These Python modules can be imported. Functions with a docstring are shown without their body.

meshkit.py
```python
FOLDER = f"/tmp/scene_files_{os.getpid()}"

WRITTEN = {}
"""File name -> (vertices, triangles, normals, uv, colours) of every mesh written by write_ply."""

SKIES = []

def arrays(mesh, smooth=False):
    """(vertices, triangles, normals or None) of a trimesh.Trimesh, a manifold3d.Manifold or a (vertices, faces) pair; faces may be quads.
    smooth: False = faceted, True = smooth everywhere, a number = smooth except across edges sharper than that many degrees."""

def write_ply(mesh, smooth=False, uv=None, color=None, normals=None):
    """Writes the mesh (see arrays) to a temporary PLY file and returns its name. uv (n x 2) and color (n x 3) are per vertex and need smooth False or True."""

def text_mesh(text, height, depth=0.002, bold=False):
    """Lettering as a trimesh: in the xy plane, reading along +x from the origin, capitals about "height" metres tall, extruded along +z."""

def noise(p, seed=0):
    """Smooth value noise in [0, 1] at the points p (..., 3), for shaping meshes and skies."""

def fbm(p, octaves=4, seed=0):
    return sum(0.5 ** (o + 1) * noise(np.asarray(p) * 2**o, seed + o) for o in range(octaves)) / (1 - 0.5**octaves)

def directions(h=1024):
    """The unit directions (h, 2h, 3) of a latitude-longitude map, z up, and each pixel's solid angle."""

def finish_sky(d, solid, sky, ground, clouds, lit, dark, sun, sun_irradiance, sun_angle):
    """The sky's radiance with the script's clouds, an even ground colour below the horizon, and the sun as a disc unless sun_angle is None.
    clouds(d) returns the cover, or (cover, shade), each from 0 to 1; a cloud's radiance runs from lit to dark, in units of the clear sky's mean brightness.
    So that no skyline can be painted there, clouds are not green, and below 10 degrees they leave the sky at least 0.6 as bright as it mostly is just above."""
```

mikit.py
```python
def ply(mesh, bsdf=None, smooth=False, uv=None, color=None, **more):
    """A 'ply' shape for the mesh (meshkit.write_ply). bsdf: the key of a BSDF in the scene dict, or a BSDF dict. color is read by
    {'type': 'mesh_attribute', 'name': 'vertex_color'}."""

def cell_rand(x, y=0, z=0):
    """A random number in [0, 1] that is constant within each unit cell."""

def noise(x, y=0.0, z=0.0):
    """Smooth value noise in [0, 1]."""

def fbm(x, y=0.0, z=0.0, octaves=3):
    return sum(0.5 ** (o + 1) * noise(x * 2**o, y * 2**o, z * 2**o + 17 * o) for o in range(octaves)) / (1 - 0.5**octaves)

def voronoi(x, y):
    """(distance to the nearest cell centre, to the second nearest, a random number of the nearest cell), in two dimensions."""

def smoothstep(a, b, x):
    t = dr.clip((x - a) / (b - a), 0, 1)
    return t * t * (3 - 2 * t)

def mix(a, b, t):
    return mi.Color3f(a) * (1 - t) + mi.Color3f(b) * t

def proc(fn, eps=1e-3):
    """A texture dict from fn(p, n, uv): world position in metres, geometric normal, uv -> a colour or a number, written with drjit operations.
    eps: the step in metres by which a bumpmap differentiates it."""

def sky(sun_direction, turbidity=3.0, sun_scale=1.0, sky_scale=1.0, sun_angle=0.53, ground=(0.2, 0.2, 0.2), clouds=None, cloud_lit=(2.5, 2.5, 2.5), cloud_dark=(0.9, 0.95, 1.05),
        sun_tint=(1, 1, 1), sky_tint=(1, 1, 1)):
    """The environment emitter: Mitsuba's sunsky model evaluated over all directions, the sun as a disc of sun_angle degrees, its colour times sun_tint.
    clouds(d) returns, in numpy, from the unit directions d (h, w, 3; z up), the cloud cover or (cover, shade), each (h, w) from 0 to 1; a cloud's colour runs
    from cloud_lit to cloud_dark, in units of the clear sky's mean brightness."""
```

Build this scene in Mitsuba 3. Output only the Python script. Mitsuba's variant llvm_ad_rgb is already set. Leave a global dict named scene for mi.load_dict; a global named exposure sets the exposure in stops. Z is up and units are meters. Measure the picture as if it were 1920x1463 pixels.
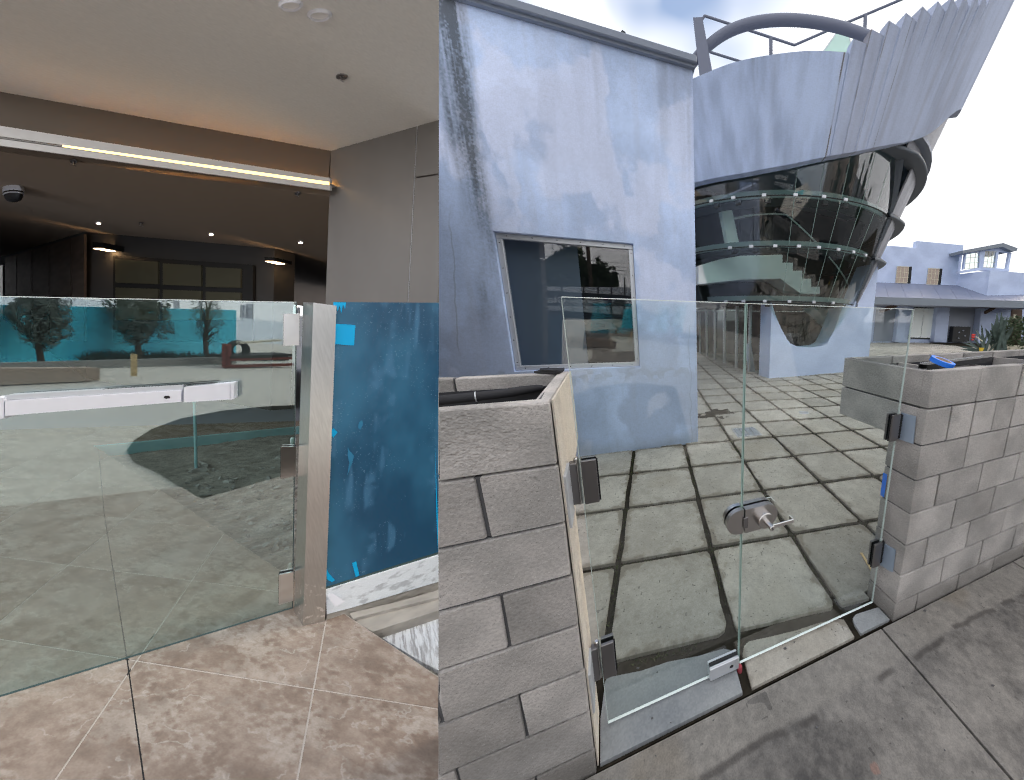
import math, random, numpy as np, trimesh, manifold3d as mf, mitsuba as mi, drjit as dr, mikit, meshkit
import shapely
from shapely import geometry as sg
from mikit import proc, noise, fbm, voronoi, cell_rand, smoothstep, mix
rng = np.random.default_rng(7); random.seed(7)
T = mi.ScalarTransform4f
scene, labels, used = {}, {}, set()

# ---------------------------------------------------------------- camera
FOC, CX, CY, H = 567.0, 1371.5, 731.5, 1.75
C = np.array([0, 0, H])
_dn = np.array([-28, 2469, 567.0]); _dn /= np.linalg.norm(_dn)
_fw = np.array([0, 0, 1.0]); _fw = _fw - _fw @ _dn * _dn; _fw /= np.linalg.norm(_fw)
M = np.array([np.cross(_fw, -_dn), _fw, -_dn])
if M[0][0] < 0: M[0] = -M[0]
_look = M @ np.array([0, 0, 1.0]); _up = M @ np.array([0, -1.0, 0])
scene['camera'] = {'type': 'perspective', 'fov': 2 * math.degrees(math.atan(960 / FOC)), 'fov_axis': 'x', 'near_clip': 0.02, 'far_clip': 3000.0,
                   'principal_point_offset_x': (960 - CX) / 1920, 'principal_point_offset_y': (731.5 - CY) / 1463,
                   'to_world': T().look_at(origin=C.tolist(), target=(C + _look).tolist(), up=_up.tolist())}

# ---------------------------------------------------------------- sky: bright thin overcast, a hazy sun ahead to the right
def clouds(d):
    n = meshkit.fbm(d * 3.1 + 5, 4, 3)
    gap = np.clip((d @ np.array([-.34, .64, .69]) - .86) * 9, 0, 1)           # a rent in the cloud over the stucco building
    blue = np.clip(np.clip((n - 0.50) * 5, 0, 1) * np.clip((d[..., 2] - 0.25) * 3, 0, 1) * .5 + gap * np.clip((n - .36) * 6, 0, 1), 0, 1)
    veil = np.clip(meshkit.fbm(d * 5.0 + 20, 3, 9) * 1.5 - 0.45, 0, 1)
    return 1 - 0.9 * blue, 0.35 * veil
SUN = np.array([0.75, 0.45, 0.75])
scene['sky'] = mikit.sky(SUN, turbidity=4, sun_scale=0.10, sky_scale=1.0, sun_angle=24, clouds=clouds, cloud_lit=(2.5, 2.5, 2.55), cloud_dark=(1.7, 1.74, 1.85))
exposure = 2.55

# ---------------------------------------------------------------- helpers: points from surveyed directions
def ray(x, y):
    return M @ np.array([(x - CX) / FOC, (y - CY) / FOC, 1.0])
def pl(x, y, p, n):
    d = ray(x, y); n = np.asarray(n, float)
    return C + d * ((np.asarray(p, float) - C) @ n / (d @ n))
def gp(x, y, z=0.0):
    return pl(x, y, [0, 0, z], [0, 0, 1])
def unit(v):
    v = np.asarray(v, float); return v / np.linalg.norm(v)
SEAM = unit(np.cross(ray(823, 0), ray(823, 1463)))      # where the two places meet; positive = left place

# ---------------------------------------------------------------- helpers: meshes
def to_man(m):
    return mf.Manifold(mf.Mesh(np.asarray(m.vertices, np.float32), np.asarray(m.faces, np.uint32)))
def from_man(m):
    k = m.to_mesh(); return trimesh.Trimesh(k.vert_properties[:, :3], k.tri_verts, process=False)
def cut(mesh, n, p):
    """keep the side that n points to"""
    m = mesh.copy(); m.merge_vertices()
    s = (np.asarray(m.vertices) - p) @ n
    if (s >= 0).all(): return mesh
    if (s <= 0).all(): return None
    k = to_man(m)
    if k.status() == mf.Error.NoError and not k.is_empty():
        k = k.trim_by_plane(list(map(float, n)), float(n @ p))
        return None if k.is_empty() else from_man(k)
    r = mesh.slice_plane(p, n); return r if len(r.faces) else None
def seamR(mesh): return cut(mesh, -SEAM, C)
def seamL(mesh): return cut(mesh, SEAM, C)
def cat(*ms):
    ms = [m for m in (ms[0] if len(ms) == 1 and isinstance(ms[0], (list, tuple)) else ms) if m is not None]
    return trimesh.util.concatenate(ms) if len(ms) > 1 else ms[0]
def hull(pts): return trimesh.convex.convex_hull(np.asarray(pts, float))
def obox(c, ax, dims, ch=0.0):
    """box with centre c, unit axes ax (3x3 rows), full sizes dims, chamfer ch"""
    c, ax, h = np.asarray(c, float), np.asarray(ax, float), np.asarray(dims, float) / 2
    S = np.array([[x, y, z] for x in (-1, 1) for y in (-1, 1) for z in (-1, 1)], float)
    if ch <= 0: return hull(c + (S * h) @ ax)
    P = []
    for k in range(3):
        q = h - ch; q[k] = h[k]; P.append(S * q)
    return hull(c + np.vstack(P) @ ax)
WX = np.eye(3)
def abox(a, b, ch=0.0, ax=WX):
    a, b = np.asarray(a, float), np.asarray(b, float)
    return obox((a + b) / 2 @ ax, ax, np.abs(b - a), ch)
def poly(pts, vec):
    """planar polygon pts (n,3), extruded by vec: closed prism, any outline"""
    P = np.asarray(pts, float); vec = np.asarray(vec, float)
    n = np.zeros(3)
    for i in range(len(P)): n += np.cross(P[i] - P[0], P[(i + 1) % len(P)] - P[0])
    n = unit(n); u = unit(P[1] - P[0]); v = np.cross(n, u)
    q = np.stack([(P - P[0]) @ u, (P - P[0]) @ v], 1)
    vv, ff = trimesh.creation.triangulate_polygon(sg.Polygon(q), engine='earcut')
    k = len(vv); top = P[0] + vv[:, :1] * u + vv[:, 1:] * v
    ring = [int(np.argmin(((vv - a) ** 2).sum(1))) for a in q]
    if vec @ n > 0: ff = ff[:, ::-1]
    V = np.vstack([top, top + vec]); F = [ff, ff[:, ::-1] + k]
    r = np.array(ring); r2 = np.roll(r, -1)
    side = np.vstack([np.stack([r, r2 + k, r2], 1), np.stack([r, r + k, r2 + k], 1)])
    if vec @ n > 0: side = side[:, ::-1]
    m = trimesh.Trimesh(V, np.vstack(F + [side]), process=False)
    if m.volume < 0: m.invert()
    return m
def sheet(pts):
    """flat polygon as one sheet (for glass panes)"""
    P = np.asarray(pts, float); return trimesh.Trimesh(P, [[0, i, i + 1] for i in range(1, len(P) - 1)], process=False)
def tube(P, r, n=10, closed=True):
    P = np.asarray(P, float); r = np.broadcast_to(r, (len(P),)); t = np.gradient(P, axis=0); t /= np.linalg.norm(t, axis=1, keepdims=True)
    a0 = np.cross(t[0], [0.13, 0.21, 0.97]); a0 = unit(a0) if np.linalg.norm(a0) > 1e-6 else np.array([1.0, 0, 0])
    V = []
    for i in range(len(P)):
        a0 = unit(a0 - a0 @ t[i] * t[i]); b0 = np.cross(t[i], a0)
        th = np.arange(n) * 2 * np.pi / n
        V.append(P[i] + r[i] * (np.cos(th)[:, None] * a0 + np.sin(th)[:, None] * b0))
    V = np.vstack(V); F = []
    for i in range(len(P) - 1):
        for j in range(n):
            a, b = i * n + j, i * n + (j + 1) % n; F += [[a, b, b + n], [a, b + n, a + n]]
    if closed:
        k = len(V); V = np.vstack([V, P[0], P[-1]])
        for j in range(n):
            F += [[k, (j + 1) % n, j], [k + 1, (len(P) - 1) * n + j, (len(P) - 1) * n + (j + 1) % n]]
    return trimesh.Trimesh(V, F, process=False)
def spline(P, n=24):
    from scipy.interpolate import CubicSpline
    P = np.asarray(P, float); s = np.r_[0, np.cumsum(np.linalg.norm(np.diff(P, axis=0), axis=1))]
    return CubicSpline(s, P)(np.linspace(0, s[-1], n))
def lathe(prof, o, ax, n=28):
    """prof: (r, h) pairs along axis ax from o"""
    ax = unit(ax); a = unit(np.cross(ax, [0.31, 0.9, 0.2])); b = np.cross(ax, a); th = np.arange(n) * 2 * np.pi / n
    V = np.vstack([np.asarray(o) + h * ax + r * (np.cos(th)[:, None] * a + np.sin(th)[:, None] * b) for r, h in prof]); F = []
    for i in range(len(prof) - 1):
        for j in range(n):
            p, q = i * n + j, i * n + (j + 1) % n; F += [[p, q, q + n], [p, q + n, p + n]]
    return trimesh.Trimesh(V, F, process=False)
def disc(o, ax, r, h, n=28): return lathe([(1e-4, 0), (r, 0), (r, h), (1e-4, h)], o, ax, n)
def grid(fn, us, vs):
    V = np.array([[fn(u, v) for u in us] for v in vs]).reshape(-1, 3); n = len(us); F = []
    for j in range(len(vs) - 1):
        for i in range(n - 1):
            a = j * n + i; F += [[a, a + 1, a + n + 1], [a, a + n + 1, a + n]]
    return trimesh.Trimesh(V, F, process=False)
def shell(fn, us, vs, w):
    """curved plate: fn(u,v) front surface, w(u,v) thickness vector"""
    A = grid(fn, us, vs); B = grid(lambda u, v: fn(u, v) + w(u, v), us, vs); B.invert(); k = len(A.vertices); n, m = len(us), len(vs)
    rim = [j for j in range(n)] + [j * n + n - 1 for j in range(1, m)] + [(m - 1) * n + i for i in range(n - 2, -1, -1)] + [j * n for j in range(m - 2, 0, -1)]
    F = []
    for i in range(len(rim)):
        a, b = rim[i], rim[(i + 1) % len(rim)]; F += [[b, a, a + k], [b, a + k, b + k]]
    return trimesh.Trimesh(np.vstack([A.vertices, B.vertices]), np.vstack([A.faces, B.faces + k, F]), process=False)

# ---------------------------------------------------------------- helpers: scene entries
def key(base, parent=None):
    full = (parent + '__' if parent else '') + base; k, i = full, 0
    while k in used: i += 1; k = f'{full}_{i:03d}'
    used.add(k); return k
def tag(k, label=None, cat_=None, group=None, kind=None):
    d = labels.setdefault(k, {})
    for a, v in (('label', label), ('category', cat_), ('group', group), ('kind', kind)):
        if v: d[a] = v
def thing(name, label, cat_, group=None):
    k = key(name); tag(k, label, cat_, group); return k
def add(name, mesh, mat, parent=None, smooth=False, label=None, cat_=None, group=None, kind=None, **more):
    if mesh is None or not len(mesh.faces): return None
    k = key(name, parent); scene[k] = mikit.ply(mesh, mat, smooth=smooth, **more)
    if label or cat_ or group or kind: tag(k, label, cat_, group, kind)
    return k

# ---------------------------------------------------------------- materials
def rgb(*c): return {'type': 'rgb', 'value': list(c)}
def prin(color, rough=0.7, spec=0.4, bump=None, bs=0.003, eps=2e-3, **kw):
    col = proc(color) if callable(color) else rgb(*color)
    d = {'type': 'principled', 'base_color': col, 'roughness': proc(rough) if callable(rough) else rough, 'specular': spec, **kw}
    if bump: d = {'type': 'bumpmap', 'arbitrary': proc(bump, eps), 'scale': bs, 'bsdf': d}
    return {'type': 'twosided', 'bsdf': d}
def mat(name, d): scene['mat_' + name] = d; return 'mat_' + name
def C3(*c): return mi.Color3f(*c)

_wa = np.array([-0.485, 4.192, 0.0]); _wb = np.array([-1.984, 3.648, 0.0]); WD = unit(_wa - _wb); WN = np.array([WD[1], -WD[0], 0])   # stucco wall line and its outward normal
def wall_u(p): return (p.x - float(_wa[0])) * float(WD[0]) + (p.y - float(_wa[1])) * float(WD[1])
def f_stucco(p, n, uv):
    u, z = wall_u(p), p.z
    a = fbm(u * 1.1 + 3, z * 0.9, 1.0, 4); b = fbm(u * 4 + 9, z * 2.6, 4.0, 4); s = fbm(u * 9, z * 0.7, 7.0, 3); g = noise(u * 160, z * 160, 2.0)
    col = mix(C3(.385, .475, .66), C3(.51, .62, .85), smoothstep(0.32, 0.66, 0.5 * a + 0.5 * b))
    pale = smoothstep(0.53, 0.63, fbm(u * 2.2 + 31 + .6 * b, z * 1.5 + 2, 9.0, 6)) * 0.5
    dk = smoothstep(.50, .62, fbm(u * 1.7 + 70, z * 1.3 + 9 + .5 * a, 3.0, 6)); col = mix(col, C3(.33, .385, .52), dk * .55)
    col = mix(col, C3(.66, .70, .86), pale)
    col = mix(col, C3(.40, .44, .56), smoothstep(0.55, 0.75, s) * 0.22)
    uc = -2.245 - .02 * (4.4 - z)                                        # long mildew run below the roof scupper
    wob = (noise(z * 2.0, u * 1.0, 1.0) - .5) * .08
    d = u - uc - wob; fine = .35 + .9 * fbm(u * 34, z * 1.6, 5.0, 3)
    run = smoothstep(.17, .02, dr.abs(d)) * smoothstep(2.35, 3.6, z + .5 * noise(u * 12, 1.0, 1.0)) * fine
    run = run + .45 * smoothstep(.40, .05, dr.abs(d + .12)) * smoothstep(2.2, 3.9, z) * smoothstep(.4, .75, fbm(u * 18, z * 1.1, 8.0, 3))
    run2 = smoothstep(.20, .0, dr.abs(u + 2.24 + .16 * (2.6 - z) + wob)) * smoothstep(1.3, 1.9, z) * smoothstep(3.0, 2.5, z) * fbm(u * 22, z * 2, 8.0, 3)
    speck = 0.7 + 0.5 * noise(u * 60, z * 60, 3.0)
    col = mix(col, C3(.06, .07, .08), dr.clip((run * 1.0 + run2 * 0.55) * speck, 0, .88))
    ck = smoothstep(.010, .002, dr.abs(u + 2.62 - 0.10 * (z - 1.6) + 0.035 * (fbm(z * 6, 2.0, 1.0, 4) - .5))) * smoothstep(2.9, 2.5, z) * smoothstep(1.3, 1.5, z)
    ck = ck + smoothstep(.008, .002, dr.abs(u + .10 + 0.04 * (noise(z * 7, 5.0, 1.0) - .5))) * smoothstep(1.9, 1.5, z)
    col = mix(col, C3(.12, .13, .16), dr.clip(ck, 0, 1) * .28)
    low = smoothstep(.28, .0, z + .25 * (noise(u * 3, z * 3, 5.0) - .5)) + .6 * smoothstep(.14, 0.0, dr.abs(z - 1.06 + .16 * (noise(u * 5, 3.0, 2.0) - .5))) * smoothstep(.45, .6, noise(u * 14, z * 20, 6.0))
    col = mix(col, C3(.22, .24, .26), dr.clip(low, 0, 1) * .45)
    dp = smoothstep(.52, .78, fbm(u * 5.5, z * .25, 12.0, 4)) * smoothstep(3.3, 4.5, z + .5 * noise(u * 7, 2.0, 3.0)); col = mix(col, C3(.20, .22, .27), dp * .38)
    g3 = fbm(u * 45, z * 45, 6.0, 3)
    return col * (0.97 + 0.14 * g + .12 * g3)
def b_stucco(p, n, uv): return fbm(p.x * 70, p.y * 70, p.z * 70, 3) + 0.9 * fbm(p.x * 9, p.y * 9, p.z * 9, 2)
mat('stucco', prin(f_stucco, .92, .15, b_stucco, .004))
AX, AY = 1.34, 12.42                                                     # axis of the drum building
def f_hull(p, n, uv):
    th = dr.atan2(p.y - AY, p.x - AX) * 57.3; z = p.z
    a = fbm(th * .09, z * .5, 2.0, 4); b = fbm(th * .4, z * 1.4, 5.0, 4); s = noise(th * 2.1, z * .22, 3.0) * .6 + noise(th * 5.3, z * .35, 8.0) * .4
    col = mix(C3(.35, .42, .57), C3(.50, .595, .80), smoothstep(.32, .66, .55 * a + .45 * b))
    right = smoothstep(-84, -78, th)
    col = mix(col, C3(.42, .43, .50), .45 * right)
    s = fbm(th * .45, z * .16, 3.0, 3)
    col = mix(col, C3(.33, .34, .40), smoothstep(.50, .80, s) * (.10 + .22 * right))
    rust = smoothstep(.30, .04, dr.abs(th + 81.5 + .15 * (noise(z * 4, 1.0, 2.0) - .5))) + smoothstep(.22, .03, dr.abs(th + 76.9)) + .7 * smoothstep(.2, .03, dr.abs(th + 73.2)) + .5 * smoothstep(.2, .03, dr.abs(th + 68.0))
    col = mix(col, C3(.13, .105, .08), dr.clip(rust, 0, 1) * (.25 + .6 * smoothstep(.35, .7, noise(z * 3.0, th * .6, 2.0))))
    drip = smoothstep(.60, .85, fbm(th * 1.1, 4.0, 1.0, 4)) * smoothstep(.9, .0, 6.85 - z + .3 * noise(th * 9, z, 3.0))
    col = mix(col, C3(.16, .17, .19), dr.clip(drip, 0, 1) * .22)
    return col * (.94 + .12 * noise(p.x * 60, p.y * 60, p.z * 60))
mat('hull', prin(f_hull, .92, .15, b_stucco, .006))
def f_stucco2(p, n, uv):
    a = fbm(p.x * .8, p.y * .8, p.z * .9, 4)
    return mix(C3(.45, .525, .71), C3(.54, .625, .82), smoothstep(.3, .7, a)) * (.95 + .1 * noise(p.x * 30, p.y * 30, p.z * 30))
mat('stucco2', prin(f_stucco2, .92, .15))
mat('grey_paint', prin((.30, .33, .39), .6))
mat('parapet', prin((.20, .23, .29), .5))
GA = math.radians(22.8); EX = np.array([math.cos(GA), math.sin(GA), 0]); EY = np.array([-EX[1], EX[0], 0]); EZ = np.array([0, 0, 1.0])
GAX = np.array([EX, EY, EZ]); GL = np.array([-.533, .971, 0])
def G(s, y, z=0.0): return GL + s * EX + y * EY + z * EZ
def f_block(k):
    def f(p, n, uv):
        q = p.x * .92 + p.y * .39; r = -p.x * .39 + p.y * .92
        g = noise(q * 330, r * 330, p.z * 330); g2 = noise(q * 290 + 7, r * 290, p.z * 290); a = fbm(q * 6 + k * 3, r * 6, p.z * 6, 3)
        base = mix(C3(.27, .26, .25), C3(.38, .36, .345), smoothstep(.25, .75, a)) * (0.90 + .10 * k)
        c = base * (.70 + .28 * g + .32 * noise(q * 150, r * 150 + 9, p.z * 150))
        c = mix(c, C3(.07, .07, .075), smoothstep(.82, .92, g2) * .55)
        c = mix(c, C3(.10, .092, .082), smoothstep(.20, .0, p.z + .16 * (fbm(q * 5, p.z * 6, 2.0, 3) - .5)) * .55)
        c = mix(c, C3(.17, .16, .15), smoothstep(.56, .72, fbm(q * 2.3 + 9, p.z * 1.6, 4.0, 4)) * .35)
        return mix(c, C3(.55, .54, .52), smoothstep(.83, .92, noise(q * 210, r * 210 + 3, p.z * 210)) * .5)
    return f
def b_block(p, n, uv): return noise(p.x * 240, p.y * 240, p.z * 240) + .8 * noise(p.x * 95, p.y * 95, p.z * 95)
for k in range(3): mat(f'block{k}', prin(f_block(k), .95, .1, b_block, .004, 1e-3))
mat('mortar', prin((.10, .10, .105), .95, .1))
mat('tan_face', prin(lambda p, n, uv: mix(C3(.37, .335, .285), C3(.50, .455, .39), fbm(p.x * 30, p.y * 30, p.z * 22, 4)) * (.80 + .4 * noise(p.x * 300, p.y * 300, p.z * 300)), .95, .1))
PA = math.radians(14.4); PX = np.array([math.cos(PA), math.sin(PA), 0]); PY = np.array([-PX[1], PX[0], 0])
def f_paver(k):
    def f(p, n, uv):
        a = p.x * float(PX[0]) + p.y * float(PX[1]); b = p.x * float(PY[0]) + p.y * float(PY[1])
        i, j = dr.floor((a + .325) / .69), dr.floor((b - 1.3175) / .697); h = cell_rand(i, j, 3)
        t = fbm(a * 3 + k, b * 3, 2.0, 4); s = fbm(a * 17, b * 17, 5.0, 3)
        f = fbm(a * 60, b * 60, 2.0, 3)
        c = mix(C3(.285, .27, .24), C3(.41, .393, .355), smoothstep(.25, .75, .45 * t + .3 * s + .25 * f)) * (.84 + .27 * h)
        c = mix(c, C3(.30, .27, .22), smoothstep(.55, .75, fbm(a * 1.6 + 40, b * 1.6, 3.0, 3)) * .4)
        u, v = dr.abs((a + .325) / .69 - i - .5) * .69, dr.abs((b - 1.3175) / .697 - j - .5) * .697
        e = dr.maximum(u, v) + .16 * (fbm(a * 11, b * 11, 8.0, 5) - .5) + .07 * smoothstep(.5, .72, (u + v) * 1.02)
        c = mix(c, C3(.10, .085, .065), smoothstep(.295, .335, e) * .60)
        c = mix(c, C3(.22, .195, .155), smoothstep(.25, .33, e) * .25)
        pit = smoothstep(.91, .95, noise(a * 60, b * 60, 1.0)) * .8
        return mix(c, C3(.08, .08, .08), pit * .8) * (.9 + .2 * noise(a * 190, b * 190, 2.0))
    return f
def b_paver(p, n, uv): return noise(p.x * 90, p.y * 90, 1.0) + 1.5 * fbm(p.x * 14, p.y * 14, 3.0, 3)
for k in range(2): mat(f'paver{k}', prin(f_paver(k * 11.3), .85, .25, b_paver, .004))
mat('slab_blue', prin(lambda p, n, uv: mix(C3(.15, .165, .185), C3(.33, .34, .34), fbm(p.x * 4, p.y * 4, 1.0, 4)) * (.9 + .2 * noise(p.x * 150, p.y * 150, 2.0)), .6, .4, b_paver, .003))
mat('soil', prin(lambda p, n, uv: mix(C3(.012, .011, .009), C3(.048, .041, .03), fbm(p.x * 25, p.y * 25, p.z * 25, 4)), .98, .1, lambda p, n, uv: fbm(p.x * 60, p.y * 60, 1.0, 3), .02))
def f_walk(p, n, uv):
    q = p.x * float(EX[0]) + p.y * float(EX[1]); r = p.x * float(EY[0]) + p.y * float(EY[1])
    a = fbm(q * 1.7, r * 1.7, 1.0, 4); b = fbm(q * 8, r * 8, 4.0, 4)
    f = fbm(q * 40, r * 40, 3.0, 4); a2 = fbm(q * .8 + 4, r * .9, 6.0, 3)
    c = mix(C3(.062, .060, .060), C3(.235, .222, .208), smoothstep(.28, .72, .30 * a + .30 * b + .18 * f + .22 * a2))
    edge = r - 0.955 + .05 * (fbm(q * 5, 2.0, 1.0, 3) - .5) + .09 * q * 0                       # wash line in front of the gate sill
    c = mix(c, C3(.225, .212, .195) * (.8 + .4 * f), smoothstep(.775, .815, r + .05 * (fbm(q * 6, r * 6, 2.0, 3) - .5)) * .7)
    line = smoothstep(.022, .004, dr.abs(r - .785 + .06 * (fbm(q * 4, 1.0, 2.0, 4) - .5))) * smoothstep(.35, .6, noise(q * 11, 3.0, 1.0))
    c = mix(c, C3(.055, .05, .048), line * .7)
    c = mix(c, C3(.20, .15, .09), smoothstep(.60, .72, fbm(q * 3 + 60, r * 3, 3.0, 4)) * smoothstep(.7, .95, r) * .22)
    sp = smoothstep(.955, .975, noise(q * 17, r * 17, 7.0)) * .6 + smoothstep(.95, .97, noise(q * 43, r * 43, 9.0)) * .6
    c = mix(c, C3(.035, .034, .036), dr.clip(sp, 0, 1) * .75)
    gum = smoothstep(.022, .014, dr.sqrt(dr.square(p.x - .596) + dr.square(p.y - .848)) + .008 * (noise(p.x * 200, p.y * 200, 1.0) - .5)); c = mix(c, C3(.24, .14, .115), gum * .6)
    return c * (.86 + .28 * noise(p.x * 240, p.y * 240, 2.0))
mat('walk', prin(f_walk, .8, .3, lambda p, n, uv: noise(p.x * 160, p.y * 160, 1.0) + .8 * fbm(p.x * 30, p.y * 30, 2.0, 2), .003, 1e-3))
mat('asphalt', prin((.05, .05, .052), .9))
mat('far_ground', prin((.09, .095, .10), .95))
mat('steel', {'type': 'twosided', 'bsdf': {'type': 'principled', 'base_color': rgb(.50, .48, .47), 'metallic': 1.0, 'roughness': .28, 'specular': .5}})
mat('steel_dark', {'type': 'twosided', 'bsdf': {'type': 'principled', 'base_color': rgb(.23, .22, .225), 'metallic': .9, 'roughness': .35}})
mat('chrome', {'type': 'twosided', 'bsdf': {'type': 'principled', 'base_color': rgb(.68, .67, .66), 'metallic': 1.0, 'roughness': .14}})
mat('alu', {'type': 'twosided', 'bsdf': {'type': 'principled', 'base_color': rgb(.58, .60, .63), 'metallic': .55, 'roughness': .42}})
mat('alu_white', prin((.74, .75, .80), .35, .5))
mat('galv', prin((.30, .37, .47), .45, .5, metallic=.35))
mat('gear', prin((.15, .165, .22), .5)); mat('sky_glass', prin((.42, .62, .54), .2, .6))
mat('black', prin((.012, .012, .014), .5))
mat('black_soft', prin((.02, .021, .025), .75))
mat('rubber', prin((.03, .03, .03), .6))
mat('blue_tape', prin((.02, .17, .72), .55))
mat('cyan_tape', prin((.0, .42, .80), .5))
mat('glass_edge', prin((.30, .42, .38), .15, .6))
mat('glass_edge_mid', prin((.44, .50, .48), .15, .6)); mat('disc_pink', prin((.30, .05, .065), .6)); mat('entry_glass', {'type': 'thindielectric', 'int_ior': 1.33, 'specular_transmittance': rgb(.55, .68, .66), 'specular_reflectance': rgb(.30, .34, .34)})
mat('glass_edge_bright', prin((.78, .84, .82), .12, .6))
mat('gate_glass', {'type': 'thindielectric', 'int_ior': 1.52, 'specular_transmittance': rgb(.86, .93, .915)})
mat('tower_glass', {'type': 'thindielectric', 'int_ior': 1.75, 'specular_transmittance': rgb(.76, .89, .86)})
mat('window_glass', {'type': 'thindielectric', 'int_ior': 1.72, 'specular_transmittance': rgb(.55, .62, .66)})
mat('door_glass', {'type': 'thindielectric', 'int_ior': 2.7, 'specular_transmittance': rgb(.58, .77, .75), 'specular_reflectance': rgb(.88, 1.0, 1.0)})
mat('red', prin((.62, .04, .03), .5)); mat('yellow', prin((.75, .52, .05), .5)); mat('cream', prin((.62, .58, .46), .7))
mat('wood_pale', prin((.62, .46, .24), .7)); mat('wood_dark', prin((.11, .075, .055), .8)); mat('beige', prin((.42, .34, .28), .8))
mat('floor_edge', prin((.20, .25, .25), .5)); mat('green_white', prin((.86, .91, .89), .6)); mat('dark_room', prin((.045, .055, .06), .8)); mat('dark_wall', prin((.02, .022, .024), .9))
mat('roof_metal', prin((.18, .205, .29), .5, .4, metallic=.2)); mat('fascia', prin((.20, .23, .27), .6)); mat('ledge', prin((.11, .125, .145), .5))
mat('clad', prin(lambda p, n, uv: mix(C3(.24, .24, .265), C3(.36, .36, .39), noise(dr.atan2(p.y - AY, p.x - AX) * 19.1, p.z * .7, 1.0)), .45, .4, metallic=.4))
mat('leaf_grey', {'type': 'twosided', 'bsdf': {'type': 'principled', 'base_color': proc(lambda p, n, uv: mix(C3(.035, .06, .05), C3(.10, .14, .125), noise(p.x * 14, p.y * 14, p.z * 14))), 'roughness': .5}})
mat('leaf_dark', prin(lambda p, n, uv: mix(C3(.02, .04, .018), C3(.07, .10, .045), noise(p.x * 9, p.y * 9, p.z * 9)), .7))
mat('moss', prin(lambda p, n, uv: mix(C3(.02, .035, .012), C3(.07, .085, .03), noise(p.x * 40, p.y * 40, 1.0)), .95))
mat('bark', prin((.09, .07, .055), .95))
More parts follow.
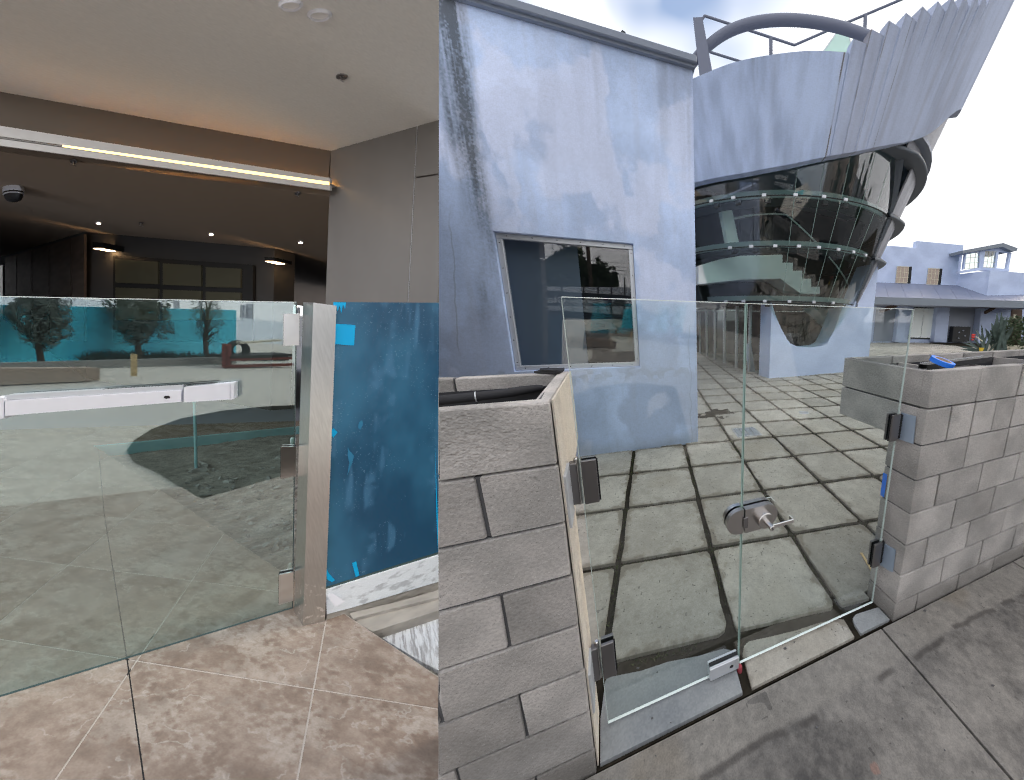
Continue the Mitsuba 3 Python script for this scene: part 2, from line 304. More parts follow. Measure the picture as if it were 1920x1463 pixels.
# ================================================================ RIGHT PLACE: sidewalk, yard, block walls, glass gate
def clipped(poly2, zt, th, org, ax, ay, z0=0.0):
    """shapely polygon in the plane frame (org, ax, ay) -> closed slab, top at zt"""
    out = []
    for g in getattr(poly2, 'geoms', [poly2]):
        if g.is_empty or g.area < 1e-4: continue
        P = np.asarray(g.exterior.coords)[:-1]
        out.append(poly(np.asarray(org) + P[:, :1] * ax + P[:, 1:] * ay + np.array([0, 0, zt]), [0, 0, -th]))
    return cat(out) if out else None
def ground_cut(m): return seamR(m) if m is not None else None
add('ground', poly([[-900, -900, -1.5], [900, -900, -1.5], [900, 900, -1.5], [-900, 900, -1.5]], [0, 0, -.2]), 'mat_far_ground', kind='structure', label='bare ground reaching away to the horizon')
O3 = np.zeros(3)
far = sg.Polygon([(-3.0, .3), (60, -14), (75, 46), (-6, 48), (-6, 3)])
bed = clipped(sg.Polygon([(-1.2, .55), (14, 7), (70, 30), (60, 60), (-8, 60), (-8, 3.2)]), -.022, .6, O3, np.array([1., 0, 0]), np.array([0, 1., 0]))
add('soil_bed', ground_cut(bed), 'mat_soil', kind='structure', label='dark mossy soil showing in the joints between the square pavers')
# sidewalk: separate cast slabs with open joints; its inner edge runs along the fronts of the block walls
walk = thing('sidewalk', 'stained grey concrete sidewalk in front of the gate and block walls', 'sidewalk'); tag(walk, kind='structure')
F0y = -.129                                                # front plane of the walls in gate coordinates
j0, j1 = gp(1654, 1178), gp(1900, 1463); k0, k1 = gp(1896.6, 1051), gp(1920, 1067)
def gs(P): return np.array([(P - GL) @ EX, (P - GL) @ EY])
a0, a1, b0, b1 = gs(j0), gs(j1), gs(k0), gs(k1)
lerp = lambda p, q, y: p + (q - p) * (y - p[1]) / (q[1] - p[1])
e_y, bot = F0y - .012, -2.4
xa0, xa1, xb0, xb1 = lerp(a0, a1, e_y)[0], lerp(a0, a1, bot)[0], lerp(b0, b1, e_y)[0], lerp(b0, b1, bot)[0]
xb1 = xb0 + (xa1 - xa0)
J = .007
for q in ([(-3, e_y), (xa0 - J, e_y), (xa1 - J, bot), (-3, bot)], [(xa0 + J, e_y), (xb0 - J, e_y), (xb1 - J, bot), (xa1 + J, bot)], [(xb0 + J, e_y), (9, e_y), (9, bot), (xb1 + J, bot)]):
    add('slab', ground_cut(clipped(sg.Polygon(q), -.004, .12, GL * [1, 1, 0], EX, EY)), 'mat_walk', walk)
add('street', poly([G(-9, -2.6, -.13), G(14, -2.6, -.13), G(14, -26, -.13), G(-9, -26, -.13)], [0, 0, -.3]), 'mat_asphalt', kind='structure', label='dark asphalt street behind the sidewalk')
# pavers: square cast slabs on a soil bed
pav = thing('paved_yard', 'yard of square grey concrete pavers with mossy joints behind the gate', 'paving'); tag(pav, kind='structure')
front = sg.Polygon([tuple((G(s, y) @ np.array([PX, PY]).T)[:2]) for s, y in ((-.028, F0y + .012), (1.585, F0y + .012), (1.585, .085), (6, .085), (60, 5), (60, 60), (-12, 60), (-12, .085), (-.028, .085))])
stucco_w = sg.Polygon([tuple((q @ np.array([PX, PY]).T)[:2]) for q in (_wa + WD * .0, _wb - WD * 3, _wb - WD * 3 - WN * 1, _wa - WN * 6)])
def rough_quad(x0, x1, y0, y1, r):
    w, h = x1 - x0, y1 - y0; pts = []
    for (cx, cy, a) in ((x1, y1, 0), (x0, y1, 90), (x0, y0, 180), (x1, y0, 270)):
        rr = .015 + .05 * r.random() ** 3
        ox, oy = (cx - rr if cx == x1 else cx + rr), (cy - rr if cy == y1 else cy + rr)
        for t in (0, 45, 90): pts.append((ox + rr * math.cos(math.radians(a + t)), oy + rr * math.sin(math.radians(a + t))))
    P = np.array(pts); out = []
    for i in range(len(P)):
        q = P[(i + 1) % len(P)]; m = 4 if np.linalg.norm(q - P[i]) > .2 else 1
        for t in range(m): out.append(P[i] + (q - P[i]) * t / m)
    P = np.array(out) + r.normal(0, .0035, (len(out), 2)); return sg.Polygon(P)
gx = lambda i: -.325 + .69 * i
gy = lambda j: 1.3175 + .697 * j
near_edge = []; far_stuff = []
pr = np.random.default_rng(3)
from collections import defaultdict
for j in range(-2, 38):
    for i in range(-6, 34):
        x0, x1, y0, y1 = gx(i) + .022, gx(i + 1) - .022, gy(j) + .022, gy(j + 1) - .022
        if j == -1: y1 -= .03; y0 = gy(-1) - .6
        if j < -1: continue
        ctr = (PX * (x0 + x1) / 2 + PY * (y0 + y1) / 2)
        d = np.array([ctr[0], ctr[1], -H]) @ M
        if d[2] < .3: continue
        X, Y = CX + FOC * d[0] / d[2], CY + FOC * d[1] / d[2]
        if X < 300 or X > 2010 or (X < 1040 and ctr[1] > 4): continue
        if math.hypot(ctr[0] - AX, ctr[1] - AY) < 1.5 or ctr[1] > 30: continue
        q = rough_quad(x0, x1, y0, y1, pr).buffer(0).intersection(front)
        if q.is_empty or q.area < .004: continue
        if stucco_w.buffer(.0).contains(q): continue
        dz = pr.normal(0, .0025)
        if j == 5 and i == 2 and False: continue
        m = ground_cut(clipped(q, dz, .05, O3, PX, PY))
        if m is None: continue
        if ctr[1] > 13.5: far_stuff.append(m); continue
        near_edge.append(q)
        add('paver', m, 'mat_slab_blue' if (j == -1 and i != 1) else f'mat_paver{(i * 7 + j * 3) % 2}', pav)
if far_stuff: add('distant_pavers', cat(far_stuff), 'mat_paver0', pav, kind='stuff')
# moss and crumbs in the joints
def tufts(n, seed):
    r = np.random.default_rng(seed); V, F = [], []
    while len(V) < n * 3:
        if r.random() < .5: a, b = gx(r.integers(-1, 6)) + r.normal(0, .012), r.uniform(.85, 7)
        else: a, b = r.uniform(-.9, 4.2), gy(r.integers(0, 9)) + r.normal(0, .012)
        if meshkit.fbm(np.array([a * 1.7, b * 1.7, 1.0]), 3, 2) < .47: continue
        P = PX * a + PY * b; g = gs(np.array([P[0], P[1], 0]))
        if g[1] < F0y + .03 or (g[0] > 1.58 and g[1] < .1) or g[0] < .0: continue
        h, w, t = r.uniform(.006, .022), r.uniform(.003, .006), r.uniform(0, 6.28)
        u = np.array([math.cos(t), math.sin(t), 0]); tip = np.array([r.normal(0, .010), r.normal(0, .010), h])
        base = P + np.array([0, 0, -.024]); k = len(V); V += [base - u * w, base + u * w, base + tip]; F.append([k, k + 1, k + 2])
    return trimesh.Trimesh(V, F, process=False)
add('moss', tufts(9000, 5), 'mat_moss', kind='stuff', label='green moss and weeds sprouting in the joints between the pavers', cat_='moss')
# drain grate and small clean-out cap let into pavers
dg = thing('drain_grate', 'square grey metal drain grate set in a paver near the stucco building', 'drain grate')
dc = (gp(1370, 803) + gp(1415, 800) + gp(1385, 823) + gp(1430, 820)) / 4
dax = np.array([PX, PY, EZ])
fr = [abox((-.2, -.2, 0), (.2, -.175, .018)), abox((-.2, .175, 0), (.2, .2, .012)), abox((-.2, -.175, 0), (-.175, .175, .012)), abox((.175, -.175, 0), (.2, .175, .012))]
def place(m, o, ax): m = m.copy(); m.vertices = np.asarray(o) + np.asarray(m.vertices) @ ax; return m
add('frame', place(cat(fr), dc, dax), 'mat_alu', dg)
for k in range(4): add('bar_panel', place(abox((-.172 + k * .087, -.172, 0), (-.172 + k * .087 + .074, .172, .016)), dc, dax), 'mat_fascia', dg)
cc = gp(1507, 774)
tag(add('cleanout_cap', lathe([(1e-4, .004), (.055, .004), (.055, .007), (.10, .006), (.105, -.002)], cc, [0, 0, 1]), 'mat_alu', smooth=30), 'small round metal cleanout cap in the middle of a paver', 'drain cap')
rc = gp(1387, 1253)
tag(add('pink_disc', lathe([(1e-4, .016), (.011, .016), (.013, .012), (.013, -.02)], rc, [0, 0, 1]), 'mat_disc_pink', smooth=30), 'small dull pink plastic disc in the joint at the foot of the gate', 'disc')
w0, w1 = gp(1617, 1042), gp(1634, 1070)
tag(add('wood_sliver', obox((w0 + w1) / 2 + [0, 0, .006], np.array([unit(w1 - w0), np.cross(EZ, unit(w1 - w0)), EZ]), (.19, .018, .008), .002), 'mat_wood_pale'), 'pale wooden shim lying on the pavers beside the right block wall', 'wood shim')

# block walls --------------------------------------------------------------
Z = [1.52, 1.32, 1.12, .92, .715, .513, .31, .11, -.09]
def block_wall(name, label, s0, sgn, s_end, cutfn, odd_first):
    w = thing(name, label, 'block wall')
    r = np.random.default_rng(11 if sgn > 0 else 12)
    core, jt = [], .0045
    def put(sa, sb, ya, yb, za, zb):
        m = cutfn(obox(G((sa + sb) / 2, (ya + yb) / 2, (za + zb) / 2) + r.normal(0, .0007, 3), GAX, (abs(sb - sa) - 2 * jt, abs(yb - ya), zb - za - 2 * jt), .0035))
        if m is not None and len(m.vertices) < 40: m = trimesh.Trimesh(np.asarray(m.vertices) + r.normal(0, .0011, (len(m.vertices), 3)), m.faces, process=False)
        if m is not None: add('block', m, f'mat_block{r.integers(0, 3)}', w)
    for c in range(8):
        zt, zb = Z[c], max(Z[c + 1], -.03)
        even = c % 2 == 1
        cuts = [0, .2] + [.2 + .4 * k for k in range(1, 10)] if even else [.4 * k for k in range(11)]
        if sgn > 0 and c == 1: cuts = [.2 * k for k in range(20)]
        deep = .20 if c > 1 else .048
        for a, b in zip(cuts, cuts[1:]):
            if a > s_end: break
            put(s0 + sgn * a, s0 + sgn * b, F0y, F0y + deep, zb, zt)
        if c > 1: core.append(cutfn(obox(G(s0 + sgn * s_end / 2, F0y + .1, (zt + zb) / 2), GAX, (s_end - .022, .2 - .022, zt - zb))))
        else:                                                # the top two courses carry a planter box
            D = .612 if sgn > 0 else .568
            put(s0, s0 + sgn * .05, F0y + .048, F0y + D, zb, zt)
            for a, b in zip(cuts, cuts[1:]):
                if a > s_end: break
                if a == 0: a = .05
                put(s0 + sgn * a, s0 + sgn * b, F0y + D - .05, F0y + D, zb, zt)
            core += [cutfn(obox(G(s0 + sgn * s_end / 2, y, (zt + zb) / 2), GAX, (s_end - .03, .028, zt - zb - .01))) for y in (F0y + .024, F0y + D - .025)]
            core.append(cutfn(obox(G(s0 + sgn * .025, F0y + D / 2, (zt + zb) / 2), GAX, (.028, D - .06, zt - zb - .01))))
    add('mortar', cat(core), 'mat_mortar', w)
    D = .612 if sgn > 0 else .568
    floor_ = cutfn(obox(G(s0 + sgn * s_end / 2, F0y + D / 2, 1.135), GAX, (s_end - .1, D - .1, .03)))
    add('liner', cat([floor_] + [cutfn(obox(G(s0 + sgn * s_end / 2, y, 1.30), GAX, (s_end - .11, .006, .33))) for y in (F0y + .053, F0y + D - .055)] + [cutfn(obox(G(s0 + sgn * .055, F0y + D / 2, 1.30), GAX, (.006, D - .115, .33)))]), 'mat_black_soft', w)
    return w
bl = block_wall('block_wall', 'low grey concrete block wall with a planter trough on top, left of the glass gate', -.0386, -1, 2.2, seamR, True)
br = block_wall('block_wall', 'low grey concrete block wall with a planter trough on top, right of the glass gate', 1.599, 1, 3.4, lambda m: m, True)
# webs across the right trough
for s in (2.05, 2.46, 3.2):
    add('web', poly([G(s, F0y + .05, 1.47), G(s + .03, F0y + .05, 1.47), G(s + .03, F0y + .56, 1.47), G(s, F0y + .56, 1.47)], [0, 0, -.3]), 'mat_block1', br)
# thin tan coloured sheets on the gate end of the left wall, slanted joints
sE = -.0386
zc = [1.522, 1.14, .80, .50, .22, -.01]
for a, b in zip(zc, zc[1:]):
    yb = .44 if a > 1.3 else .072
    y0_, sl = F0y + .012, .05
    add('end_sheet', poly([G(sE, y0_, a - .003), G(sE, yb, a - .003 + (0 if a > 1.5 else sl)), G(sE, yb, b + .003 + (0 if b < 0 else sl)), G(sE, y0_, b + .003)], EX * .005), 'mat_tan_face', bl, label='tan rough sheet on the gate end of the wall')
# things in the troughs
pth = [gp(x, y, 1.462) for x, y in ((700, 765), (823, 751), (900, 743), (960, 735.5), (1000, 729), (1018, 727))]
pp = seamR(tube(spline(pth, 24), np.r_[np.full(17, .0175), .018, .018, .018, .017, .016, .014, .010], 14))
tag(add('black_pipe', pp, 'mat_black_soft', smooth=40), 'black plastic wrapped pipe lying in the trough of the left block wall', 'pipe')
q = gp(892, 744, 1.462); t = unit(gp(900, 743, 1.462) - gp(823, 751, 1.462))
add('pipe_clip', lathe([(.017, -.002), (.0192, -.002), (.0192, .002), (.017, .002)], q, t), 'mat_alu', 'black_pipe', smooth=30)
tp = thing('rubber_pads', 'two thin black rubber pads stacked on the rear rim of the left trough', 'pad')
for k, (x0, y0, x1, y1, x2, y2, x3, y3) in enumerate(((1001, 696.5, 1012, 693.5, 1058, 692, 1049, 698.5), (1012, 693, 1013, 690.3, 1058, 690, 1050, 695))):
    z = 1.526 + .008 * k
    add('pad', poly([gp(x, y, z) for x, y in ((x0, y0), (x1, y1), (x2, y2), (x3, y3))], [0, 0, -.007]), 'mat_black', tp)
tc = gp(1766, 683, 1.525); tn = unit(EZ * .92 - EY * .3 + EX * .12)
bt = thing('tape_roll', 'roll of bright blue masking tape resting on the rim of the right block wall', 'tape roll')
R0 = .062
add('tape', lathe([(R0, -.013), (R0, .013), (R0 * .72, .013), (R0 * .72, -.013), (R0, -.013)], tc + EZ * .012, tn, 40), 'mat_blue_tape', bt, smooth=40)
add('core', lathe([(R0 * .715, -.0135), (R0 * .715, .0135), (R0 * .66, .0135), (R0 * .66, -.0135), (R0 * .715, -.0135)], tc + EZ * .012, tn, 40), 'mat_beige', bt, smooth=40)
ch = thing('slotted_channel', 'black slotted metal channel lying across the trough of the right block wall', 'channel')
c0, c1 = gp(1731, 684, 1.512), gp(1853, 669, 1.512); cd = unit(c1 - c0); cn = np.cross(EZ, cd); L = np.linalg.norm(c1 - c0)
cax = np.array([cd, cn, EZ])
add('channel', cat(obox((c0 + c1) / 2, cax, (L, .05, .004)), obox((c0 + c1) / 2 + cn * .024 - EZ * .017, cax, (L, .003, .03)), obox((c0 + c1) / 2 - cn * .024 - EZ * .017, cax, (L, .003, .03))), 'mat_black', ch)
add('lip_teeth', cat([obox(c0 + cd * (.02 + .022 * k) + cn * .024 + EZ * .004, cax, (.011, .004, .006)) for k in range(int(L / .022) - 1)]), 'mat_alu', ch, kind='stuff')
# gate ----------------------------------------------------------------------
def leaf(label, s0, s1, seam_side):
    g = thing('glass_gate', label, 'gate')
    z0, z1 = .014, 1.814
    add('pane', sheet([G(s0, 0, z0), G(s1, 0, z0), G(s1, 0, z1), G(s0, 0, z1)]), 'mat_gate_glass', g)
    e = .0055
    add('top_edge', obox(G((s0 + s1) / 2, 0, z1 + .0012), GAX, (s1 - s0, 2 * e, .0022)), 'mat_glass_edge_bright', g)
    add('bottom_edge', obox(G((s0 + s1) / 2, 0, z0 - .0015), GAX, (s1 - s0, 2 * e, .0018)), 'mat_glass_edge_bright', g)
    for s in (s0, s1):
        add('side_edge', obox(G(s + (.001 if s == s1 else -.001), 0, (z0 + z1) / 2), GAX, (.0018, 2 * e, z1 - z0)), 'mat_glass_edge' if abs(s - seam_side) < .01 else 'mat_glass_edge_mid', g)
    return g
gL = leaf('narrow left leaf of the frameless glass gate, hinged to the left block wall', .006, .631, .631)
gR = leaf('wide right leaf of the frameless glass gate, carrying the lever lock', .639, 1.566, .639)
def hinge_side(g, side, zlo, zhi):
    s_in = .010 if side < 0 else 1.562
    h = key('hinge', g); used.add(h)
    a, b = (s_in, s_in + .048) if side < 0 else (s_in - .058, s_in)
    scene[h] = mikit.ply(obox(G((a + b) / 2, -.0145, (zlo + zhi) / 2), GAX, (b - a, .013, zhi - zlo), .0022), 'mat_steel_dark' if side < 0 else 'mat_steel_dark')
    add('gasket', cat(obox(G((a + b) / 2 - side * .003, -.007, (zlo + zhi) / 2), GAX, (b - a + .004, .003, zhi - zlo - .004)), obox(G((a + b) / 2, .0085, (zlo + zhi) / 2), GAX, (b - a, .003, zhi - zlo - .004))), 'mat_black', h)
    add('back_clamp', obox(G((a + b) / 2, .0175, (zlo + zhi) / 2), GAX, (b - a, .013, zhi - zlo), .002), 'mat_steel_dark', h)
    sb = -.006 if side < 0 else 1.577
    add('barrel', lathe([(1e-4, zlo - .004), (.009, zlo - .004), (.009, zhi + .004), (.006, zhi + .008), (1e-4, zhi + .008)], G(sb, .004, 0), [0, 0, 1]), 'mat_chrome', h, smooth=30)
    return h
for zlo, zhi in ((1.105, 1.272), (.285, .462)):
    h = hinge_side(gL, -1, zlo, zhi)
    m = obox(G(-.0305, -.058, (zlo + zhi) / 2 - .012), GAX, (.010, .105, zhi - zlo + .02), .002)
    add('wall_plate', m, 'mat_alu', h)
    add('knuckle', obox(G(-.016, -.004, (zlo + zhi) / 2), GAX, (.024, .03, zhi - zlo - .01), .003), 'mat_steel_dark', h)
eF = G(1.599, F0y)
for (zlo, zhi), P in (((1.118, 1.268), ((1689.9, 774), (1716, 781.4), (1711.2, 832.7), (1684, 823))), ((.305, .468), ((1652.5, 1016.7), (1678, 1032), (1673, 1073.5), (1647, 1058)))):
    h = hinge_side(gR, 1, zlo, zhi)
    add('wall_plate', poly([pl(x, y, eF - EX * .009, EX) for x, y in P], EX * .008), 'mat_galv', h)
    add('knuckle', obox(G(1.58, 0, (zlo + zhi) / 2), GAX, (.02, .026, zhi - zlo - .01), .003), 'mat_black', h)
# lock body: two half-capsule cases either side of the seam, lever, cylinder
def capsule_half(s_c, left, y0, y1, rr, zc_):
    th = np.linspace(90, 270, 15) if left else np.linspace(-90, 90, 15)
    c = s_c
    P = [G(c + rr * math.cos(math.radians(t)), y0, zc_ + rr * math.sin(math.radians(t))) for t in th]
    sx = .632 if left else .638
    P += [G(sx, y0, zc_ + (-rr if left else rr)), G(sx, y0, zc_ + (rr if left else -rr))]
    return poly(P, EY * (y1 - y0))
zl = .873
lk = key('lock', gR); used.add(lk)
scene[lk] = mikit.ply(capsule_half(.745, False, -.034, -.0065, .060, zl), 'mat_steel')
add('inside_case', capsule_half(.745, False, .0065, .030, .060, zl), 'mat_steel', lk)
kc = key('strike_case', gL); used.add(kc)
scene[kc] = mikit.ply(capsule_half(.612, True, -.030, -.0065, .060, zl), 'mat_steel')
add('inside_case', capsule_half(.612, True, .0065, .028, .060, zl), 'mat_chrome', kc)
add('latch_plate', obox(G(.639, -.036, zl - .004), GAX, (.022, .006, .052), .001), 'mat_steel_dark', lk)
add('rose', lathe([(1e-4, .034), (.036, .034), (.039, .030), (.039, 0), (1e-4, 0)], G(.728, -.034, zl), -EY, 32), 'mat_steel', lk, smooth=30)
add('spindle', lathe([(1e-4, .088), (.011, .088), (.0125, .086), (.0125, .034), (.018, .032)], G(.728, -.034, zl), -EY, 24), 'mat_chrome', lk, smooth=30)
add('keyhole', obox(G(.728, -.1235, zl), GAX, (.003, .002, .010)), 'mat_black', lk)
add('lever', cat(obox(G(.728 + .058, -.108, zl), GAX, (.116, .007, .020), .002), obox(G(.728 + .114, -.092, zl), GAX, (.006, .034, .020), .002)), 'mat_chrome', lk)
add('inside_lever', cat(obox(G(.728 + .055, .085, zl), GAX, (.11, .007, .020), .002), obox(G(.728 + .108, .066, zl), GAX, (.006, .034, .020), .002), obox(G(.728, .055, zl), GAX, (.02, .05, .02), .003)), 'mat_chrome', lk)
pf = key('patch_fitting', gL); used.add(pf)
scene[pf] = mikit.ply(obox(G(.550, -.0155, .047), GAX, (.156, .016, .074), .003), 'mat_alu')
add('back_plate', obox(G(.550, .0155, .047), GAX, (.156, .016, .074), .003), 'mat_alu', pf)
add('screw_socket', lathe([(1e-4, .001), (.008, .001), (.0095, .0), (.0095, -.002)], G(.586, -.0235, .047), -EY), 'mat_black', pf, smooth=30)
add('gasket', obox(G(.550, 0, .087), GAX, (.150, .014, .003)), 'mat_black', pf)
b0_, b1_ = pl(1652, 946, G(1.597, F0y), EX), pl(1655, 948, G(1.597, F0y), EX)
tag(add('blue_tape_strip', obox(G(1.5975, .055, .80), GAX, (.0015, .028, .15)), 'mat_blue_tape'), 'short strip of blue tape stuck to the gate side of the right block wall', 'tape')

# crumbs of soil spilled over a paver by the drain, dry leaves and grit
sp = gp(1345, 776); r = np.random.default_rng(31)
def spill(a, b):
    d = math.hypot(a / .40, b / .30) + 2.6 * (meshkit.fbm(np.array([a * 8 + 3, b * 8, 2.0]), 5, 6) - .40); h = max(0., 1 - d * d) * .012 * (.6 + .9 * meshkit.fbm(np.array([a * 14, b * 14, 4.0]), 3, 4)) - .002 + (.004 * meshkit.noise(np.array([a * 60, b * 60, 1.0])) if d < 1.0 else -.003)
    return sp + PX * a + PY * b + EZ * h
add('soil_spill', grid(spill, np.linspace(-.45, .45, 46), np.linspace(-.35, .35, 38)), 'mat_soil', smooth=True, kind='stuff', label='brown soil spilled over the pavers beside the drain grate', cat_='soil')
for i, (x, y, lab) in enumerate(((1194, 887, 'small dry reddish leaf on the joint left of the gate seam'), (1318, 777, 'small crumpled pale leaf on the spilled soil'))):
    c = gp(x, y, .012); t = r.uniform(0, 3)
    tag(add('dry_leaf', poly([c + (math.cos(t + a) * EX + math.sin(t + a) * EY) * k * .03 + EZ * (.006 * math.sin(3 * a)) * 0 for a, k in ((0, 1), (.9, .5), (2.2, .6), (3.1, 1), (4.1, .5), (5.4, .6))], EZ * .002), 'mat_tan_face' if i else 'mat_wood_dark'), lab, 'leaf')
gr = []
for k in range(420):
    q = G(r.uniform(-.1, 3), r.uniform(-.75, 3.2)); 
    if gs(q)[0] > 1.55 and -.13 < gs(q)[1] < .1: continue
    s = r.lognormal(-6.0, .45); P = r.normal(0, 1, (7, 3)); P /= np.linalg.norm(P, axis=1, keepdims=True); gr.append(hull(q + EZ * s * .3 + P * s * [1.3, 1.1, .6]))
add('grit', cat(gr), 'mat_mortar', kind='stuff', label='dark grit and crumbs scattered over the pavers and sidewalk', cat_='grit')
# ================================================================ RIGHT PLACE: stucco building, drum building, far building
sb = thing('stucco_building', 'blue grey stucco building with one framed window and dark mildew streaks', 'building')
Wp = lambda u, z, o=0.0: _wa + WD * u + np.array([0, 0, z]) + WN * o
wu0, wu1, wz0, wz1, top = -2.165, -.762, 1.145, 2.640, 4.56
UL = -3.6
th = .32
def wall_piece(u0, u1, z0, z1): return obox((Wp(u0, z0, -th) + Wp(u1, z1)) / 2, np.array([WD, WN, EZ]), (abs(u1 - u0), th, z1 - z0))
ring = [Wp(UL, -.05), Wp(0, -.05), Wp(0, top), Wp(UL, top)]
wm = to_man(poly(ring, -WN * th)) - to_man(obox(Wp((wu0 + wu1) / 2, (wz0 + wz1) / 2, -.1), np.array([WD, WN, EZ]), (wu1 - wu0, 1.2, wz1 - wz0)))
add('wall', seamR(from_man(wm)), 'mat_stucco', sb)
add('side_wall', obox((Wp(-.16, 0, -th) + Wp(-.16, 0, -9)) / 2 + EZ * (top / 2 - .025), np.array([WD, WN, EZ]), (.32, 9 - th - .002, top + .05)), 'mat_stucco2', sb)
add('roof', seamR(obox(Wp(-2, top - .35, -4.6), np.array([WD, WN, EZ]), (3.3, 8.4, .1))), 'mat_grey_paint', sb)
add('back_room', seamR(cat(obox(Wp(-1.9, 1.8, -2.6), np.array([WD, WN, EZ]), (3.2, .1, 3.6)), obox(Wp(-1.9, .3, -1.5), np.array([WD, WN, EZ]), (3.2, 2.3, .1)), obox(Wp(-1.9, 3.4, -1.5), np.array([WD, WN, EZ]), (3.2, 2.3, .1)), obox(Wp(-3.3, 1.8, -1.5), np.array([WD, WN, EZ]), (.1, 2.3, 3.6)))), 'mat_dark_room', sb)
add('parapet_cap', seamR(cat(obox(Wp(-1.8, top + .035, -.12), np.array([WD, WN, EZ]), (3.66, .42, .07), .008), obox(Wp(-1.8, top - .012, -.13), np.array([WD, WN, EZ]), (3.63, .36, .024)))), 'mat_parapet', sb)
add('edge_bead', obox(Wp(-.012, top / 2, .002), np.array([WD, WN, EZ]), (.006, .006, top)), 'mat_stucco2', sb)
wd = key('window', sb); used.add(wd)
fw, rec = .055, -.085
fax = np.array([WD, WN, EZ])
parts = [obox(Wp((wu0 + wu1) / 2, z, rec), fax, (wu1 - wu0 - .004, .05, fw), .004) for z in (wz0 + fw / 2 + .002, wz1 - fw / 2 - .002)] + [obox(Wp(u, (wz0 + wz1) / 2, rec), fax, (fw, .05, wz1 - wz0 - 2 * fw - .006), .004) for u in (wu0 + fw / 2 + .002, wu1 - fw / 2 - .002)]
scene[wd] = mikit.ply(cat(parts), 'mat_alu')
add('pane', sheet([Wp(wu0 + fw, wz0 + fw, rec - .005), Wp(wu1 - fw, wz0 + fw, rec - .005), Wp(wu1 - fw, wz1 - fw, rec - .005), Wp(wu0 + fw, wz1 - fw, rec - .005)]), 'mat_window_glass', wd)
scr = []
for k in range(6):
    z = wz0 + .1 + k * (wz1 - wz0 - .2) / 5
    scr += [disc(Wp(u, z, rec + .0252), WN, .006, .002, 10) for u in (wu0 + fw / 2, wu1 - fw / 2)]
    u = wu0 + .1 + k * (wu1 - wu0 - .2) / 5
    scr += [disc(Wp(u, z, rec + .0252), WN, .006, .002, 10) for z in (wz0 + fw / 2, wz1 - fw / 2)]
for m in scr: add('screw', m, 'mat_rubber', wd)
add('blind', obox(Wp(wu0 + .33, (wz0 + wz1) / 2 - .2, -.30), fax, (.86, .02, 1.9)), 'mat_grey_paint', wd, label='pale grey board standing inside behind the left half of the window')
# ---- drum building
AXIS = np.array([AX, AY, 0])
def cone(th_, z, a=2.376, b=.38): t = math.radians(th_); r = a + b * z; return np.array([AX + r * math.cos(t), AY + r * math.sin(t), z])
def rad(th_): t = math.radians(th_); return np.array([math.cos(t), math.sin(t), 0])
db = thing('drum_building', 'ship shaped stucco building with a flaring curved glass drum and stepped prow', 'building')
HA, HB = 2.82, .36
lowT = np.array([[-135, 5.05], [-118, 5.05], [-106.7, 5.06], [-93.5, 5.15], [-82, 5.32], [-72.8, 5.49], [-66.8, 5.64], [-53.6, 6.01], [-47.5, 6.27], [-42.3, 6.6], [-38.2, 6.91], [-31.2, 7.32], [-22, 7.7], [-10, 8.0], [20, 8.3]])
from scipy.interpolate import PchipInterpolator
lowF = PchipInterpolator(lowT[:, 0], lowT[:, 1])
zs = lambda n: np.linspace(0, 1, n)
def hull_piece(t0, t1, ztop, off, nt, nz=14, thick=.22, base=.06):
    def f(t, k): z = lowF(t) + (ztop(t) - lowF(t)) * k; return cone(t, z, HA + off(t) * (base + (1 - base) * k ** 5), HB)
    return shell(f, np.linspace(t0, t1, nt), zs(nz), lambda t, k: -rad(t) * thick - EZ * .0)
topT = PchipInterpolator([-140, -113.4, -105, -96, -89, -80.4], [6.66, 6.72, 6.77, 6.80, 6.83, 6.85])
def put_hull(m, lab=None): add('hull_panel', m, 'mat_hull', db, smooth=35, label=lab)
put_hull(hull_piece(-138, -80.5, lambda t: float(topT(t)), lambda t: 0, 50), 'smooth curved stucco panel left of the steps')
steps = [(-80.4 + 3.42 * k, 7.0 + .157 * k + (.3 * (k - 9) if k > 9 else 0)) for k in range(19)]
for k, (t0, z) in enumerate(steps):
    t1 = t0 + 3.42
    put_hull(hull_piece(t0, t1, lambda t, z=z: z, lambda t, t0=t0, k=k: (.05 if k < 9 else max(0., .05 - .015 * (k - 8))) * (1 - (t - t0) / 3.42), 5, base=.35 if k < 4 else .0))
add('added_roof_disc', lathe([(1e-4, 6.3), (5.0, 6.3), (5.0, 6.2), (1e-4, 6.2)], AXIS, [0, 0, 1], 60), 'mat_grey_paint', db)  # roof disc added to darken the inside of the drum
